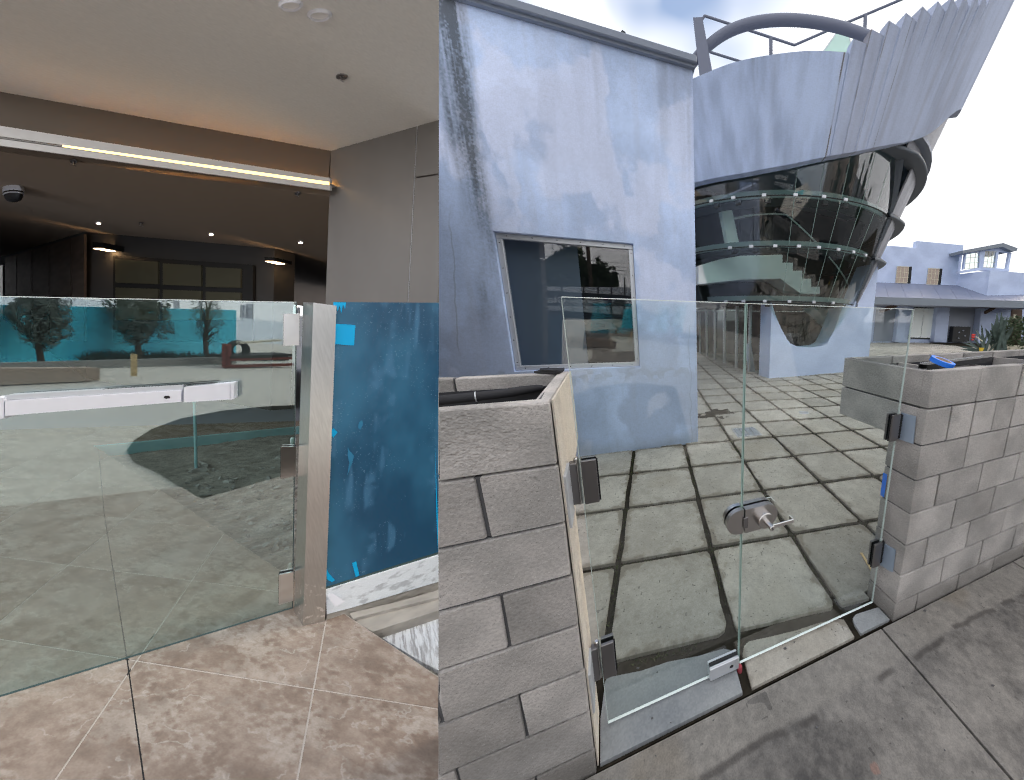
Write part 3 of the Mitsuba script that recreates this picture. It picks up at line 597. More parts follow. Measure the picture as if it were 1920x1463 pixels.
# glass drum
zr = [.93, 2.31, 3.68, 4.74]
mull = [-128, -119, -110.5, -102, -95, -88, -79.5, -71, -61.5, -53]
def rightT(z): return float(np.interp(z, [2.0, 2.53, 3.57, 4.8, 5.2, 5.9], [-27, -30, -36, -41, -44, -51]))
pdir = unit(np.array([4.01, 10.674, 0]) - np.array([1.169, 9.279, 0])); pnor = np.array([-pdir[1], pdir[0], 0]); PB = np.array([1.169, 9.279, 0])
def pane(t0, t1, z0, z1f, edge, b=.38):
    def f(k, l):
        tt = t0 + (t1 - t0) * k; z = z0 + (z1f(tt) - z0) * l
        if edge: tt = t0 + (rightT(z) - t0) * k
        return cone(tt, z, 2.376 + (.38 - b) * z0, b)
    return grid(f, zs(7), zs(6))
gap = .12
for (z0, z1) in ((2.33, 3.66), (3.70, 4.72), (4.76, None)):
    ts = [t for t in mull if t < rightT(z0) - 4]
    for i, t in enumerate(ts):
        last = i == len(ts) - 1
        t1 = ts[i + 1] if not last else rightT(z0)
        zf = (lambda tt: z1) if z1 else (lambda tt: min(float(lowF(tt)) + .22, 5.86))
        add('pane', pane(t + gap, t1 - gap, z0, zf, last, .38 if z1 else .25), 'mat_tower_glass', db, smooth=True)
low = grid(lambda t, z: cone(t, z), np.linspace(-94, -34, 61), np.linspace(.9, 2.30, 29))
low.update_faces((low.triangles_center - PB) @ pnor < .015); low.remove_unreferenced_vertices()
add('pane', low, 'mat_tower_glass', db, smooth=True, label='lowest bulging pane framed by the stucco pedestal')
for t in mull[5:]:
    for z0, z1 in ((2.33, 3.66), (3.70, 4.72), (4.76, min(float(lowF(t)) + .1, 5.85))):
        b_ = .38 if z0 < 4.75 else .25
        if t < rightT(z0) - 3: add('pane_joint', tube([cone(t, z0), cone(t, z1, 2.376 + (.38 - b_) * z0, b_)], .006, 5), 'mat_glass_edge', db)
for z in (4.74, 3.68, 2.31):
    t0, t1 = -134, rightT(z)
    ts = np.linspace(t0, t1, 60)
    add('floor_edge', shell(lambda t, k: cone(t, z + .02 + .15 * k) - rad(t) * .20, ts, [0, 1], lambda t, k: -rad(t) * .05), 'mat_floor_edge', db, smooth=40, label='pale curved floor edge behind the glass')
    add('floor_slab', lathe([(2.376 + .38 * z - .75, z), (2.376 + .38 * z - .27, z), (2.376 + .38 * z - .27, z + .05), (2.376 + .38 * z - .75, z + .05), (2.376 + .38 * z - .75, z)], AXIS, [0, 0, 1], 64), 'mat_dark_room', db)
    add('ring_gasket', tube([cone(t, z) for t in ts], .014, 6), 'mat_rubber', db)
for z, T_ in ((4.74, (-117, -108.7, -98.2, -87.8, -78, -69.5)), (3.68, (-112, -103, -93.5, -84, -75.5, -66, -57, -47)), (2.31, (-118, -108, -97, -84.5, -71, -58))):
    for t in T_:
        ax = np.array([np.cross(EZ, rad(t)), rad(t), EZ])
        add('clip', obox(cone(t, z) + rad(t) * .03, ax, (.11, .05, .075), .008), 'mat_alu', db)
        add('bracket', obox(cone(t + 1.4, z - .09) - rad(t) * .06, ax, (.14, .10, .12)), 'mat_black', db)
for z0, z1, b_ in ((4.76, 5.9, .25), (3.70, 4.72, .38), (2.33, 3.66, .38)):
    add('end_fin', grid(lambda k, l: cone(rightT(z0 + (z1 - z0) * l) + .05, z0 + (z1 - z0) * l, 2.376 + (.38 - b_) * z0, b_) * (1 - k) + k * cone(rightT(z0 + (z1 - z0) * l) + .4, z0 + (z1 - z0) * l, 2.50, .37), zs(3), zs(8)), 'mat_ledge', db, smooth=40)
# cladding and ledges around the back of the drum
CA, CB = 2.50, .37
tiers = [(2.31, 3.64), (3.74, 4.70), (4.80, 5.82), (5.94, 8.3)]
for z0, z1 in tiers:
    t = rightT((z0 + z1) / 2)
    ts = np.arange(-51, 22, 3.2)
    for a in ts:
        b = a + 3.2
        lo_t = lambda z: max(a, rightT(min(z, 5.9)))
        if rightT(min(z0, 5.9)) > b and rightT(min(z1, 5.9)) > b: continue
        if lo_t(z0) > b - .3 or lo_t(z1) > b - .3:
            if max(lo_t(z0), lo_t(z1)) > b: continue
        m = shell(lambda k, l: cone(lo_t(z0 + (z1 - z0) * l) + .06 + (b - .06 - lo_t(z0 + (z1 - z0) * l)) * k, z0 + (z1 - z0) * l, CA, CB), zs(3), zs(4), lambda k, l: -rad((a + b) / 2) * .05)
        add('plank', m, 'mat_clad', db, smooth=30)
for z, t0 in ((5.88, -64), (4.75, -42), (3.69, -37), (2.31, -30)):
    pr_ = [(-.15, -.05), (.22, -.05), (.27, -.02), (.27, .03), (.22, .06), (-.15, .06)]
    ts = np.linspace(t0, 24, 46)
    grow = lambda t: min(1.0, (t - t0) / 16 + .02)
    V = np.vstack([[cone(t, z, CA, CB) + rad(t) * ((r if r < 0 else r * grow(t)) - .01) + EZ * h for r, h in pr_] for t in ts]); n = len(pr_); F = []
    for i in range(len(ts) - 1):
        for j in range(n):
            a, b = i * n + j, i * n + (j + 1) % n; F += [[a, b, b + n], [a, b + n, a + n]]
    add('ledge', trimesh.Trimesh(V, F, process=False), 'mat_ledge', db, smooth=35)
# pedestal with the hyperbolic opening
zz5 = lambda x, y: (1300 + x * 400 / 1463, 270 + y * 400 / 1463)
onp = lambda x, y: pl(x, y, PB, pnor)
arc = [zz5(*q) for q in ((538, 1090), (560, 1165), (600, 1260), (640, 1335), (665, 1368), (720, 1393), (820, 1396), (880, 1388), (920, 1368), (950, 1310), (980, 1240), (1005, 1170), (1030, 1097))]
outl = [onp(1442, 711)] + [onp(*q) for q in arc] + [onp(1601, 573), onp(1633.6, 496), onp(1647, 498), onp(1629, 670), onp(1625, 697)]
outl[0] = outl[0] * [1, 1, 0] - EZ * .02; outl[-1] = outl[-1] * [1, 1, 0] - EZ * .02
add('pedestal', poly(outl, pnor * .62), 'mat_stucco2', db)
add('rear_wall', shell(lambda t, k: cone(t, 2.33 + 5.9 * k) - rad(t) * .02, np.linspace(21.5, 224, 60), zs(8), lambda t, k: -rad(t) * .08), 'mat_dark_room', db, smooth=35)
# inside: stair, rails, leaning column, dark back wall
add('inner_wall', obox(PB + pnor * 3.3 + pdir * 1.6 + EZ * 4.25, np.array([pdir, pnor, EZ]), (8.6, .15, 3.8)), 'mat_dark_room', db)
SP = PB + pnor * 1.25
ons = lambda x, y, o=0.0: pl(*zz5(x, y), SP + pnor * o, pnor)
st = key('stair', db); used.add(st)
scene[st] = mikit.ply(poly([ons(*q) for q in ((36, 835), (180, 792), (330, 766), (612, 760), (612, 815), (600, 925), (330, 930), (36, 962))], pnor * .9), 'mat_green_white')
tr = [(612, 815), (683, 870), (747, 925), (808, 980), (868, 1030)]
for k in range(4):
    (xa, ya), (xb, yb) = tr[k], tr[k + 1]
    bx = [(600, 925), (634, 952), (668, 978), (702, 1002), (737, 1026)]
    add('step', poly([ons(xa - 1, ya), ons(xb, ya), ons(xb, yb), ons(*bx[k + 1]), ons(*bx[k])], pnor * .9), 'mat_green_white', st)
add('step', poly([ons(808, 980), ons(868, 980), ons(868, 1030), ons(737, 1026), ons(735, 1020)], pnor * .9), 'mat_green_white', st)
add('lower_flight', poly([ons(*q) for q in ((800, 1098), (945, 1100), (945, 1130), (992, 1133), (990, 1165), (968, 1255), (905, 1196), (850, 1145))], pnor * .7), 'mat_green_white', st)
add('handrail', tube([ons(*q, .1) for q in ((275, 515), (360, 495), (460, 483), (560, 479), (640, 485), (700, 538), (780, 612), (857, 690))], .025, 8), 'mat_green_white', st, smooth=40)
add('handrail', tube([ons(*q, .1) for q in ((930, 775), (985, 840), (1030, 905), (1060, 960), (1085, 1010))], .025, 8), 'mat_green_white', st, smooth=40)
add('leaning_column', poly([ons(*q, -.3) for q in ((188, 420), (250, 375), (316, 690), (322, 745), (262, 750), (240, 700))], pnor * .22), 'mat_green_white', db)
add('doorway_panel', poly([ons(*q, 1.0) for q in ((318, 385), (478, 375), (478, 690), (318, 690))], pnor * .05), 'mat_dark_room', db)
# recessed entry left of the pedestal
e0, e1 = gp(1322, 667), gp(1385, 691); ed = unit(e1 - e0); en = np.cross(EZ, ed)
en = en if en @ (C - e0) < 0 else -en
ent = [e0 - ed * 3.4, e1 + ed * .2]
e2 = gp(1436, 703); 
def glazed(a, b, n, h=2.28):
    d = b - a
    for k in range(n + 1):
        p = a + d * k / n
        add('mullion', obox(p + EZ * h / 2, np.array([unit(d), np.cross(EZ, unit(d)), EZ]), (.07, .09, h)), 'mat_alu', db)
    for k in range(n):
        p, q = a + d * (k + .0) / n, a + d * (k + 1.0) / n; u = unit(d) * .037
        add('pane', sheet([p + u + EZ * .03, q - u + EZ * .03, q - u + EZ * h, p + u + EZ * h]), 'mat_entry_glass', db)
e3 = gp(1380.5, 690.5)
glazed(e3 - unit(e3 - gp(1328, 669.5)) * 6.6, e3, 5)
glazed(e3, gp(1432, 704), 2)
def wall2(name, a, b, h, mt): a, b = np.array([*a, 0.0]), np.array([*b, 0.0]); u = unit(b - a); add(name, obox((a + b) / 2 + EZ * h / 2, np.array([u, np.cross(EZ, u), EZ]), (np.linalg.norm(b - a), .1, h)), mt, db)
wall2('entry_back', (-3.8, 17.4), (5.2, 15.2), 2.24, 'mat_dark_wall'); wall2('entry_side', (5.2, 15.2), (4.75, 11.6), 2.24, 'mat_dark_wall')
add('entry_soffit', poly([np.array([x, y, 2.25]) for x, y in ((1.05, 10.6), (-.75, 13.4), (-3.8, 17.5), (5.25, 15.3), (4.7, 11.6))], EZ * .04), 'mat_dark_wall', db)
lb0, lb1 = gp(1404, 697), gp(1416, 697)
lbn = unit(lb1 - lb0)
add('leaning_board', poly([lb0, lb1, lb1 + EZ * .95 - lbn * .16, lb0 + EZ * 1.0 - lbn * .18], np.cross(EZ, lbn) * .05), 'mat_galv', db)
add('entry_ceiling', lathe([(1e-4, 2.265), (3.1, 2.265), (3.1, 2.30), (1e-4, 2.30)], AXIS, [0, 0, 1], 48), 'mat_dark_room', db)
# roof gear
vp = lambda x, y, Y: pl(1300 + x / 2.613, y / 2.613, [0, Y, 0], [0, 1, 0])
ra = thing('roof_arch', 'fat grey painted tube arching above the curved parapet', 'arch tube')
pts = spline([vp(x, y, 9.2) for x, y in ((-20, 330), (10, 292), (60, 238), (150, 168), (260, 122), (400, 100), (550, 104), (700, 130), (850, 178), (930, 215))], 40)
add('tube', tube(pts, .112, 14), 'mat_gear', ra, smooth=40)
add('leaning_post', poly([vp(x, y, 8.9) for x, y in ((-2, 86), (44, 84), (92, 345), (92, 420), (32, 420), (30, 372))], [0, .3, 0]), 'mat_gear', ra)
rl = thing('roof_railing', 'thin grey pipe railing zigzagging above the curved parapet', 'railing')
for P in ([(38, 104), (55, 78), (300, 158), (495, 222), (660, 150), (850, 70), (1015, 0), (1100, -36)], [(80, 255), (240, 305)]):
    q = [vp(x, y, 10.0) for x, y in P]
    for a, b in zip(q, q[1:]): add('rail', tube([a, b], .028, 8), 'mat_gear', rl, smooth=40)
for P in ([(380, 188), (380, 275)], [(843, 74), (838, 200)]): add('post', tube([vp(x, y, 10.0) for x, y in P], .05, 8), 'mat_gear', rl, smooth=40)
sk = thing('roof_skylight', 'pale green glass pyramid skylight peeking over the parapet', 'skylight')
ap, bs = vp(745, 100, 10.6), [vp(610, 290, 9.9), vp(790, 290, 9.9), vp(850, 300, 11.2), vp(680, 300, 11.4)]
for k in range(4): add('pane', sheet([bs[k], bs[(k + 1) % 4], ap]), 'mat_sky_glass', sk)
for k in range(4): add('rib', tube([bs[k], ap], .018, 6), 'mat_alu', sk)
# ---- far building with canopy
fb = thing('canopy_building', 'long low blue grey stucco building with a deep metal canopy roof and a glazed cupola', 'building')
f0, f1 = gp(1633, 642.6), gp(1780, 642.6); fd = unit(f1 - f0); fn = np.cross(fd, EZ); fn = fn if fn @ (C - f0) > 0 else -fn
zz7 = lambda x, y: (1600 + x * .21873, 420 + y * .21873)
onF = lambda x, y, o=0.0: pl(*zz7(x, y), f0 + fn * o, fn)
def slab7(name, P, o, mat_, par, thick=.2, label=None): return add(name, poly([onF(x, y, o) for x, y in P], -fn * thick), mat_, par, label=label)
slab7('upper_wall', [(120, 187), (320, 187), (535, 206), (546, 146), (945, 183), (915, 420), (880, 560), (120, 560)], 0, 'mat_stucco2', fb, .4)
for P in (((375, 362), (503, 368), (490, 512), (360, 506)), ((643, 378), (764, 385), (748, 527), (626, 520))):
    w_ = key('window', fb); used.add(w_)
    scene[w_] = mikit.ply(poly([onF(x, y, .02) for x, y in P], -fn * .012), 'mat_dark_wall')
    q = [np.array(p, float) for p in P]; q[1] = q[0] + (q[1] - q[0]) * .80; q[2] = q[3] + (q[2] - q[3]) * .80
    add('pane', poly([onF(*p, .035) for p in q], -fn * .01), 'mat_beige', w_)
    for t in (.02, .34, .66, .98):
        a, b = q[0] + (q[1] - q[0]) * t, q[3] + (q[2] - q[3]) * t; add('muntin', tube([onF(*a, .05), onF(*b, .05)], .022, 4), 'mat_cream', w_)
        a, b = q[0] + (q[3] - q[0]) * t, q[1] + (q[2] - q[1]) * t; add('muntin', tube([onF(*a, .05), onF(*b, .05)], .022, 4), 'mat_cream', w_)
KO = 3.2
ftop = [onF(150, 628, KO), onF(1700, 672, KO)]; rback = [onF(120, 498, .0), onF(900, 527, .0)]
bd_ = unit(rback[1] - rback[0]); rb1 = rback[0] + bd_ * np.linalg.norm(ftop[1] - ftop[0]) * 1.05
nr = 11
for k in range(nr):
    a, b = k / nr, (k + 1) / nr - .0012
    L0 = lambda t: ftop[0] + (ftop[1] - ftop[0]) * t
    L1 = lambda t: rback[0] + (rb1 - rback[0]) * t
    for m in range(3):
        u, v = m / 3, (m + 1) / 3 - .004
        P = [L0(a) + (L1(a) - L0(a)) * u, L0(b) + (L1(b) - L0(b)) * u, L0(b) + (L1(b) - L0(b)) * v, L0(a) + (L1(a) - L0(a)) * v]
        add('roof_panel', poly(P, [0, 0, -.06]), 'mat_roof_metal', fb)
add('fascia', poly([ftop[0] + fn * .03 + EZ * .03, ftop[1] + fn * .03 + EZ * .03, onF(1700, 728, KO + .03), onF(150, 688, KO + .03)], -fn * .12), 'mat_fascia', fb)
add('canopy_soffit', poly([onF(150, 684, KO - .1), onF(1700, 724, KO - .1), onF(1700, 724, KO - .1) - fn * 3.2, onF(150, 684, KO - .1) - fn * 3.2], [0, 0, .05]), 'mat_grey_paint', fb)
slab7('lower_wall', [(120, 640), (1700, 660), (1700, 1050), (120, 1022)], .0, 'mat_stucco2', fb, .35)
slab7('pier', [(728, 690), (832, 690), (800, 1012), (690, 1010)], .55, 'mat_stucco2', fb, .5)
slab7('pier', [(400, 700), (470, 700), (430, 1012), (360, 1012)], .5, 'mat_stucco2', fb, .45)
slab7('pier', [(1105, 690), (1190, 690), (1150, 1050), (1060, 1050)], .7, 'mat_stucco2', fb, .6)
slab7('recess_wall', [(832, 690), (1105, 690), (1080, 1040), (800, 1012)], .06, 'mat_grey_paint', fb, .05)
d1 = key('double_door', fb); used.add(d1)
scene[d1] = mikit.ply(poly([onF(x, y, .08) for x, y in ((522, 715), (716, 715), (690, 990), (470, 985))], -fn * .05), 'mat_dark_room')
slab7('door_leaf', [(525, 722), (606, 724), (575, 976), (482, 972)], .13, 'mat_green_white', d1, .05); slab7('door_leaf', [(610, 724), (696, 726), (662, 978), (580, 976)], .13, 'mat_green_white', d1, .05)
slab7('side_door', [(200, 712), (385, 712), (360, 1008), (170, 1008)], .05, 'mat_grey_paint', fb, .04)
slab7('brown_door', [(1362, 705), (1450, 705), (1435, 1040), (1330, 1040)], .06, 'mat_wood_dark', fb, .05)
slab7('door_notice', [(1374, 775), (1400, 777), (1396, 812), (1372, 808)], .09, 'mat_cream', fb, .01)
mb = thing('meter_cabinet', 'dark metal meter cabinet against the shaded wall under the canopy', 'cabinet')
slab7('body', [(862, 878), (1008, 884), (990, 1012), (845, 1010)], .6, 'mat_rubber', mb, .4)
for x, y in ((905, 930), (940, 915), (955, 960), (900, 980)): add('dial', disc(onF(x, y, .6), fn, .07, .05, 12), 'mat_grey_paint', mb)
for P in (((225, 752), (300, 705), (385, 690), (370, 712), (250, 760)), ((1135, 752), (1225, 700), (1245, 712), (1140, 772))): slab7('brace', P, 1.6, 'mat_wood_dark', fb, .18)
# raised block and cupola on the canopy roof
rpn = unit(np.cross(ftop[1] - ftop[0], rback[0] - ftop[0]))
onR = lambda x, y: pl(*zz7(x, y), ftop[0], rpn)
kc_, kl, kr = onR(1143, 614), onR(882, 524), onR(1500, 607)
vpl = lambda x, y, a, b: pl(*zz7(x, y), a, np.cross(b - a, EZ))
add('raised_wall', poly([kl, kc_, vpl(1172, 398, kl, kc_), vpl(888, 434, kl, kc_)], np.cross(unit(kc_ - kl), EZ) * -.3), 'mat_stucco2', fb)
add('raised_wall', poly([kc_, kr, vpl(1500, 424, kc_, kr), vpl(1174, 398, kc_, kr)], -fn * .4), 'mat_stucco2', fb)
cpl = thing('roof_cupola', 'small glazed cupola with a low gable roof on top of the long low building', 'cupola')
cu = kc_ - fn * 1.2
onU = lambda x, y, o=0.0: pl(*zz7(x, y), cu + fn * o, fn)
for P in (((905, 405), (1095, 372), (1335, 386), (1335, 408), (1095, 396), (905, 425)),): add('sill', poly([onU(*q, .1) for q in P], -fn * .3), 'mat_stucco2', cpl)
for P in (((1085, 230), (1132, 225), (1112, 375), (1078, 378)), ((1228, 236), (1247, 238), (1228, 380), (1210, 378)), ((1338, 248), (1358, 250), (1332, 386), (1312, 386)), ((962, 246), (972, 245), (952, 390), (942, 392)), ((930, 250), (938, 249), (918, 405), (908, 406))): add('post', poly([onU(*q) for q in P], -fn * .18), 'mat_stucco2', cpl)
add('frieze', poly([onU(*q, -.02) for q in ((935, 252), (1085, 232), (1130, 205), (1290, 190), (1370, 235), (1340, 252), (1235, 238), (1128, 232), (1085, 240), (935, 262))], -fn * .1), 'mat_stucco2', cpl)
add('roof', poly([onU(*q, .35) for q in ((938, 228), (1285, 163), (1410, 208), (1400, 232), (1360, 234), (1283, 196), (940, 252))], -fn * 2.4), 'mat_fascia', cpl)
for i, P in enumerate((((970, 246), (1090, 236), (1076, 376), (955, 388)), ((1132, 233), (1227, 241), (1210, 377), (1112, 370)))):
    w_ = key('window', cpl); used.add(w_); q = [np.array(p, float) for p in P]
    scene[w_] = mikit.ply(sheet([onU(*p, -.06) for p in q]), 'mat_tower_glass')
    for t in (0, .33, .66, 1):
        a, b = q[0] + (q[1] - q[0]) * t, q[3] + (q[2] - q[3]) * t; add('muntin', tube([onU(*a, -.04), onU(*b, -.04)], .02, 4), 'mat_cream', w_)
        a, b = q[0] + (q[3] - q[0]) * t, q[1] + (q[2] - q[1]) * t; add('muntin', tube([onU(*a, -.04), onU(*b, -.04)], .02, 4), 'mat_cream', w_)
# ---- plants behind the right trough
zp = lambda x, y, o=0.0: pl(1800 + x * .0957, 540 + y * .0957, [6.0, 9.0, 0], unit([-.5, -.85, 0])) + unit([.5, .85, 0]) * o
def blade(parent, b, tip, w, mat_='mat_leaf_grey', sag=.12, face=None):
    b, tip = np.asarray(b), np.asarray(tip); L = np.linalg.norm(tip - b); mid = (b + tip) / 2 + EZ * L * sag
    P = spline([b, mid, tip], 8); s = unit(np.cross(tip - b, [-.5, -.85, .2])); V = []
    for i, p in enumerate(P):
        k = i / 7; ww = w * (.35 + 1.2 * k) * (1 - k) ** .6 + .002; V += [p - s * ww, p + np.array([-.5, -.85, 0]) * -.3 * ww, p + s * ww]
    F = []
    for i in range(7):
        for j in (0, 1): a = i * 3 + j; F += [[a, a + 1, a + 4], [a, a + 4, a + 3]]
    add('leaf', trimesh.Trimesh(V, F, process=False), mat_, parent, smooth=True)
bp = thing('strelitzia_plant', 'tall plant with upright grey green paddle leaves behind the right trough', 'plant')
r = np.random.default_rng(5)
for (x, y) in ((712, 480), (778, 470), (800, 560), (880, 560), (905, 690), (850, 640), (690, 640), (760, 600), (930, 740), (560, 720), (640, 680), (520, 800), (600, 780), (830, 740), (940, 830), (985, 760)):
    blade(bp, zp(740 + r.normal(0, 40), 1290, r.normal(0, .15)), zp(x, y, r.normal(0, .25)), .055 + .02 * r.random(), sag=.02 + .05 * r.random())
for k in range(14): blade(bp, zp(740 + r.normal(0, 60), 1290, r.normal(0, .2)), zp(740 + r.normal(0, 130), 880 + r.normal(0, 90), r.normal(0, .3)), .06, sag=.05)
ag = thing('agave_plant', 'spiky low plant with long thin arching leaves behind the right trough', 'plant')
for (x, y) in ((270, 815), (360, 710), (390, 860), (380, 920), (0, 1060), (-60, 1130), (20, 1160), (120, 1030), (480, 880), (560, 870), (640, 960), (330, 800), (-20, 1200), (200, 960), (580, 1000), (650, 1050)):
    blade(ag, zp(430 + r.normal(0, 30), 1290, r.normal(0, .1) - .3), zp(x, y, -.3 + r.normal(0, .2)), .035, sag=.10)
sh = thing('dark_shrub', 'dense dark green shrub in the grey planter at the right edge', 'shrub')
V, F = [], []
for k in range(2600):
    d = unit(r.normal(0, 1, 3)); c = zp(1190, 940, .4) + d * np.array([.62, .5, .42]) * r.uniform(.55, 1.0) ** .5
    c = c + EZ * .12 * math.sin(k); a, b = unit(r.normal(0, 1, 3)), unit(r.normal(0, 1, 3)); s = r.uniform(.03, .07); k0_ = len(V)
    V += [c - a * s, c + b * s * .4, c + a * s, c - b * s * .4]; F += [[k0_, k0_ + 1, k0_ + 2], [k0_, k0_ + 2, k0_ + 3]]
add('crown', trimesh.Trimesh(V, F, process=False), 'mat_leaf_dark', sh)
add('stem', tube([zp(1190, 1350, .4), zp(1190, 900, .4)], .04, 6), 'mat_bark', sh)
pb = thing('grey_planter', 'long pale grey concrete planter box under the shrubs at the right edge', 'planter')
add('box', poly([zp(650, 1115, .05), zp(1500, 1160, .05), zp(1500, 1800, .05), zp(650, 1800, .05)], unit([.5, .85, 0]) * .9), 'mat_cream', pb)
og = thing('garden_ornament', 'red and yellow garden ornament on a pale stick among the spiky leaves', 'ornament')
add('head', cat(obox(zp(205, 910, -.5), WX, (.085, .05, .05), .012), obox(zp(200, 955, -.5), WX, (.08, .05, .045), .012), obox(zp(190, 1000, -.5), WX, (.06, .05, .03), .01)), 'mat_red', og)
add('stick', tube([zp(250, 940, -.48), zp(380, 1030, -.48)], .012, 6), 'mat_cream', og)
add('cup', lathe([(1e-4, 0), (.04, 0), (.052, .075), (.056, .09), (.045, .09), (1e-4, .07)], zp(345, 1215, -.5), [0, 0, 1], 20), 'mat_yellow', og, smooth=30)
# ================================================================ LEFT PLACE: covered entry with glass door (its own level, tilted as a whole)
uL = -unit(ray(300, 9500)); hL = 1.5; LF = C - hL * uL
fl = lambda x, y, h=0.0: pl(x, y, LF + h * uL, uL)
g0, g1 = fl(0, 1306), fl(548, 1140)
gd = unit(g1 - g0); gn = np.cross(gd, uL); gn = gn if gn @ (C - g0) > 0 else -gn; gq = -gn
gl = lambda x, y, o=0.0: pl(x, y, g0 + o * gn, gn)
mir = lambda P: P - 2 * ((P - g0) @ gn) * gn
L2 = lambda P: np.array([(P - g0) @ gd, (P - g0) @ gq])
LAX = np.array([gd, gq, uL])
def fslab(poly2, h, th):
    out = []
    for g in getattr(poly2, 'geoms', [poly2]):
        if g.is_empty or g.area < 2e-4: continue
        P = np.asarray(g.exterior.coords)[:-1]
        out.append(poly(g0 + P[:, :1] * gd + P[:, 1:] * gq + h * uL, -th * uL))
    return cat(out) if out else None
_e1, _e2 = fl(589.4, 1292) - fl(247, 1237), fl(360, 1088.6) - fl(247, 1237)
_ti = np.linalg.inv(np.stack([[_e1 @ gd, _e1 @ gq], [_e2 @ gd, _e2 @ gq]], 1)) * .62; _tr = [float(x) for x in (_ti @ np.array([gd, gq])).ravel()]
def tile_uv(p): return p.x * _tr[0] + p.y * _tr[1] + p.z * _tr[2], p.x * _tr[3] + p.y * _tr[4] + p.z * _tr[5]
def f_tile(k):
    def f(p, n, uv):
        a, b = tile_uv(p)
        t = fbm(a * 3.2 + k, b * 3.2 + k, 1.0, 6); s = fbm(a * 14 + k, b * 14, 3.0, 5); w = fbm(a * 7 + 30 + k, b * 7, 6.0, 6); f = fbm(a * 48, b * 48, 5.0, 4)
        c = mix(C3(.215, .160, .126), C3(.36, .292, .243), smoothstep(.28, .66, .40 * t + .35 * s + .25 * f))
        c = mix(c, C3(.43, .378, .33), smoothstep(.46, .68, .6 * w + .4 * f) * .65)
        c = mix(c, C3(.16, .12, .095), smoothstep(.54, .70, .7 * fbm(a * 10 + 50 + k, b * 10, 2.0, 6) + .3 * f) * .45)
        vein = smoothstep(.03, .0, dr.abs(fbm(a * 9 + 5 + k, b * 9, 4.0, 5) - .5)) * smoothstep(.45, .6, s); c = mix(c, C3(.50, .46, .42), vein * .45)
        return c * (.92 + .16 * noise(a * 190, b * 190, 1.0))
    return f
for k in range(3): mat(f'tile{k}', prin(f_tile(k * 7.7), .55, .35, lambda p, n, uv: fbm(p.x * 30, p.y * 30, p.z * 30, 3), .0015))
mat('grout', prin((.54, .50, .46), .9)); mat('dark_joint', prin((.02, .02, .02), .9))
def ln(*q):
    a, b = L2(fl(*q[:2])), L2(fl(*q[2:])); d = (b - a) / np.linalg.norm(b - a); return sg.LineString([a - d * 30, b + d * 30])
F1 = [ln(0, 1165.8, 248.6, 960), ln(103, 1463, 418, 1003), ln(557, 1463, 610.8, 1165.8), ln(0, 981, 34, 960), ln(0, 887, 81, 853)]
F2 = [ln(240, 1236.6, 823, 1329.6), ln(0, 1043.6, 514, 1108), ln(53.6, 954, 403, 990), ln(160, 904.6, 285, 912)]
crack = sg.LineString([L2(fl(*q)) for q in ((300, 1750), (270, 1463), (238, 1234), (195, 960), (185, 845))])
tl0, tl1, apex = L2(fl(823, 1268.7)), L2(fl(651, 1153)), L2(fl(180, 838))
td = (tl1 - tl0) / np.linalg.norm(tl1 - tl0)
backp = L2(fl(540, 803)); bdv = (backp - apex) / np.linalg.norm(backp - apex)
wedge = sg.Polygon([apex, tl0 - td * 1.2, tl0 - td * 1.2 + np.array([3, 3]), apex + bdv * 6])
allf = sg.box(-2.6, -2.35, 4, 5.0).difference(wedge)
pieces = [allf]
from shapely.ops import split
def splitall(ps, l):
    out = []
    for p in ps:
        try: out += [g for g in split(p, l).geoms]
        except Exception: out.append(p)
    return out
e1_, e2_ = L2(fl(589.4, 1292)) - L2(fl(247, 1237)), L2(fl(360, 1088.6)) - L2(fl(247, 1237))
for k in (1, 2, 3): F1.append(shapely.affinity.translate(F1[2], *(e1_ * k))) if hasattr(shapely, 'affinity') else None
for k in (1, 2, 3): F2.append(shapely.affinity.translate(F2[0], *(-e2_ * k)))
for l in F1 + F2: pieces = splitall(pieces, l)
crk = crack.buffer(.0013)
tf = thing('tiled_floor', 'mottled brown stone tile floor laid diagonally under the canopy', 'tiled floor'); tag(tf, kind='structure')
for i, p in enumerate(pieces):
    q = p.buffer(-.0022).difference(crk)
    if q.is_empty or q.area < .0008: continue
    for g in getattr(q, 'geoms', [q]):
        m = fslab(g, 0, .02); m = seamL(m) if m is not None else None
        if m is not None: add('tile', m, f'mat_tile{i % 3}', tf)
add('grout', seamL(fslab(allf.difference(crack.buffer(.004)), -.0018, .002)), 'mat_grout', tf)
add('expansion_joint', seamL(fslab(crack.buffer(.004).intersection(allf), -.0008, .03)), 'mat_dark_joint', tf)
# trough beside and behind the door: rubble soil, pale washed footing, teal protected kerb
def dirt(poly2, h, amp, st, seed, mat_, name, label, parent=None):
    x0, y0, x1, y1 = poly2.bounds; us, vs = np.arange(x0, x1, st), np.arange(y0, y1, st)
    Zf = lambda a, b: h + amp * (meshkit.fbm(np.array([a * 6, b * 6, seed]), 4, int(seed)) - .5) + .3 * amp * (meshkit.noise(np.array([a * 30, b * 30, seed])) - .5)
    m = grid(lambda a, b: g0 + a * gd + b * gq + Zf(a, b) * uL, us, vs)
    c = m.triangles_center - g0; keep = shapely.contains_xy(poly2, c @ gd, c @ gq); m.update_faces(keep); m.remove_unreferenced_vertices()
    return m
mat('rubble', prin(lambda p, n, uv: mix(C3(.19, .17, .15), C3(.55, .515, .46), fbm(p.x * 18, p.y * 18, p.z * 18, 4)) * (.7 + .6 * noise(p.x * 130, p.y * 130, p.z * 130)), .95, .1, lambda p, n, uv: fbm(p.x * 45, p.y * 45, p.z * 45, 4), .05))
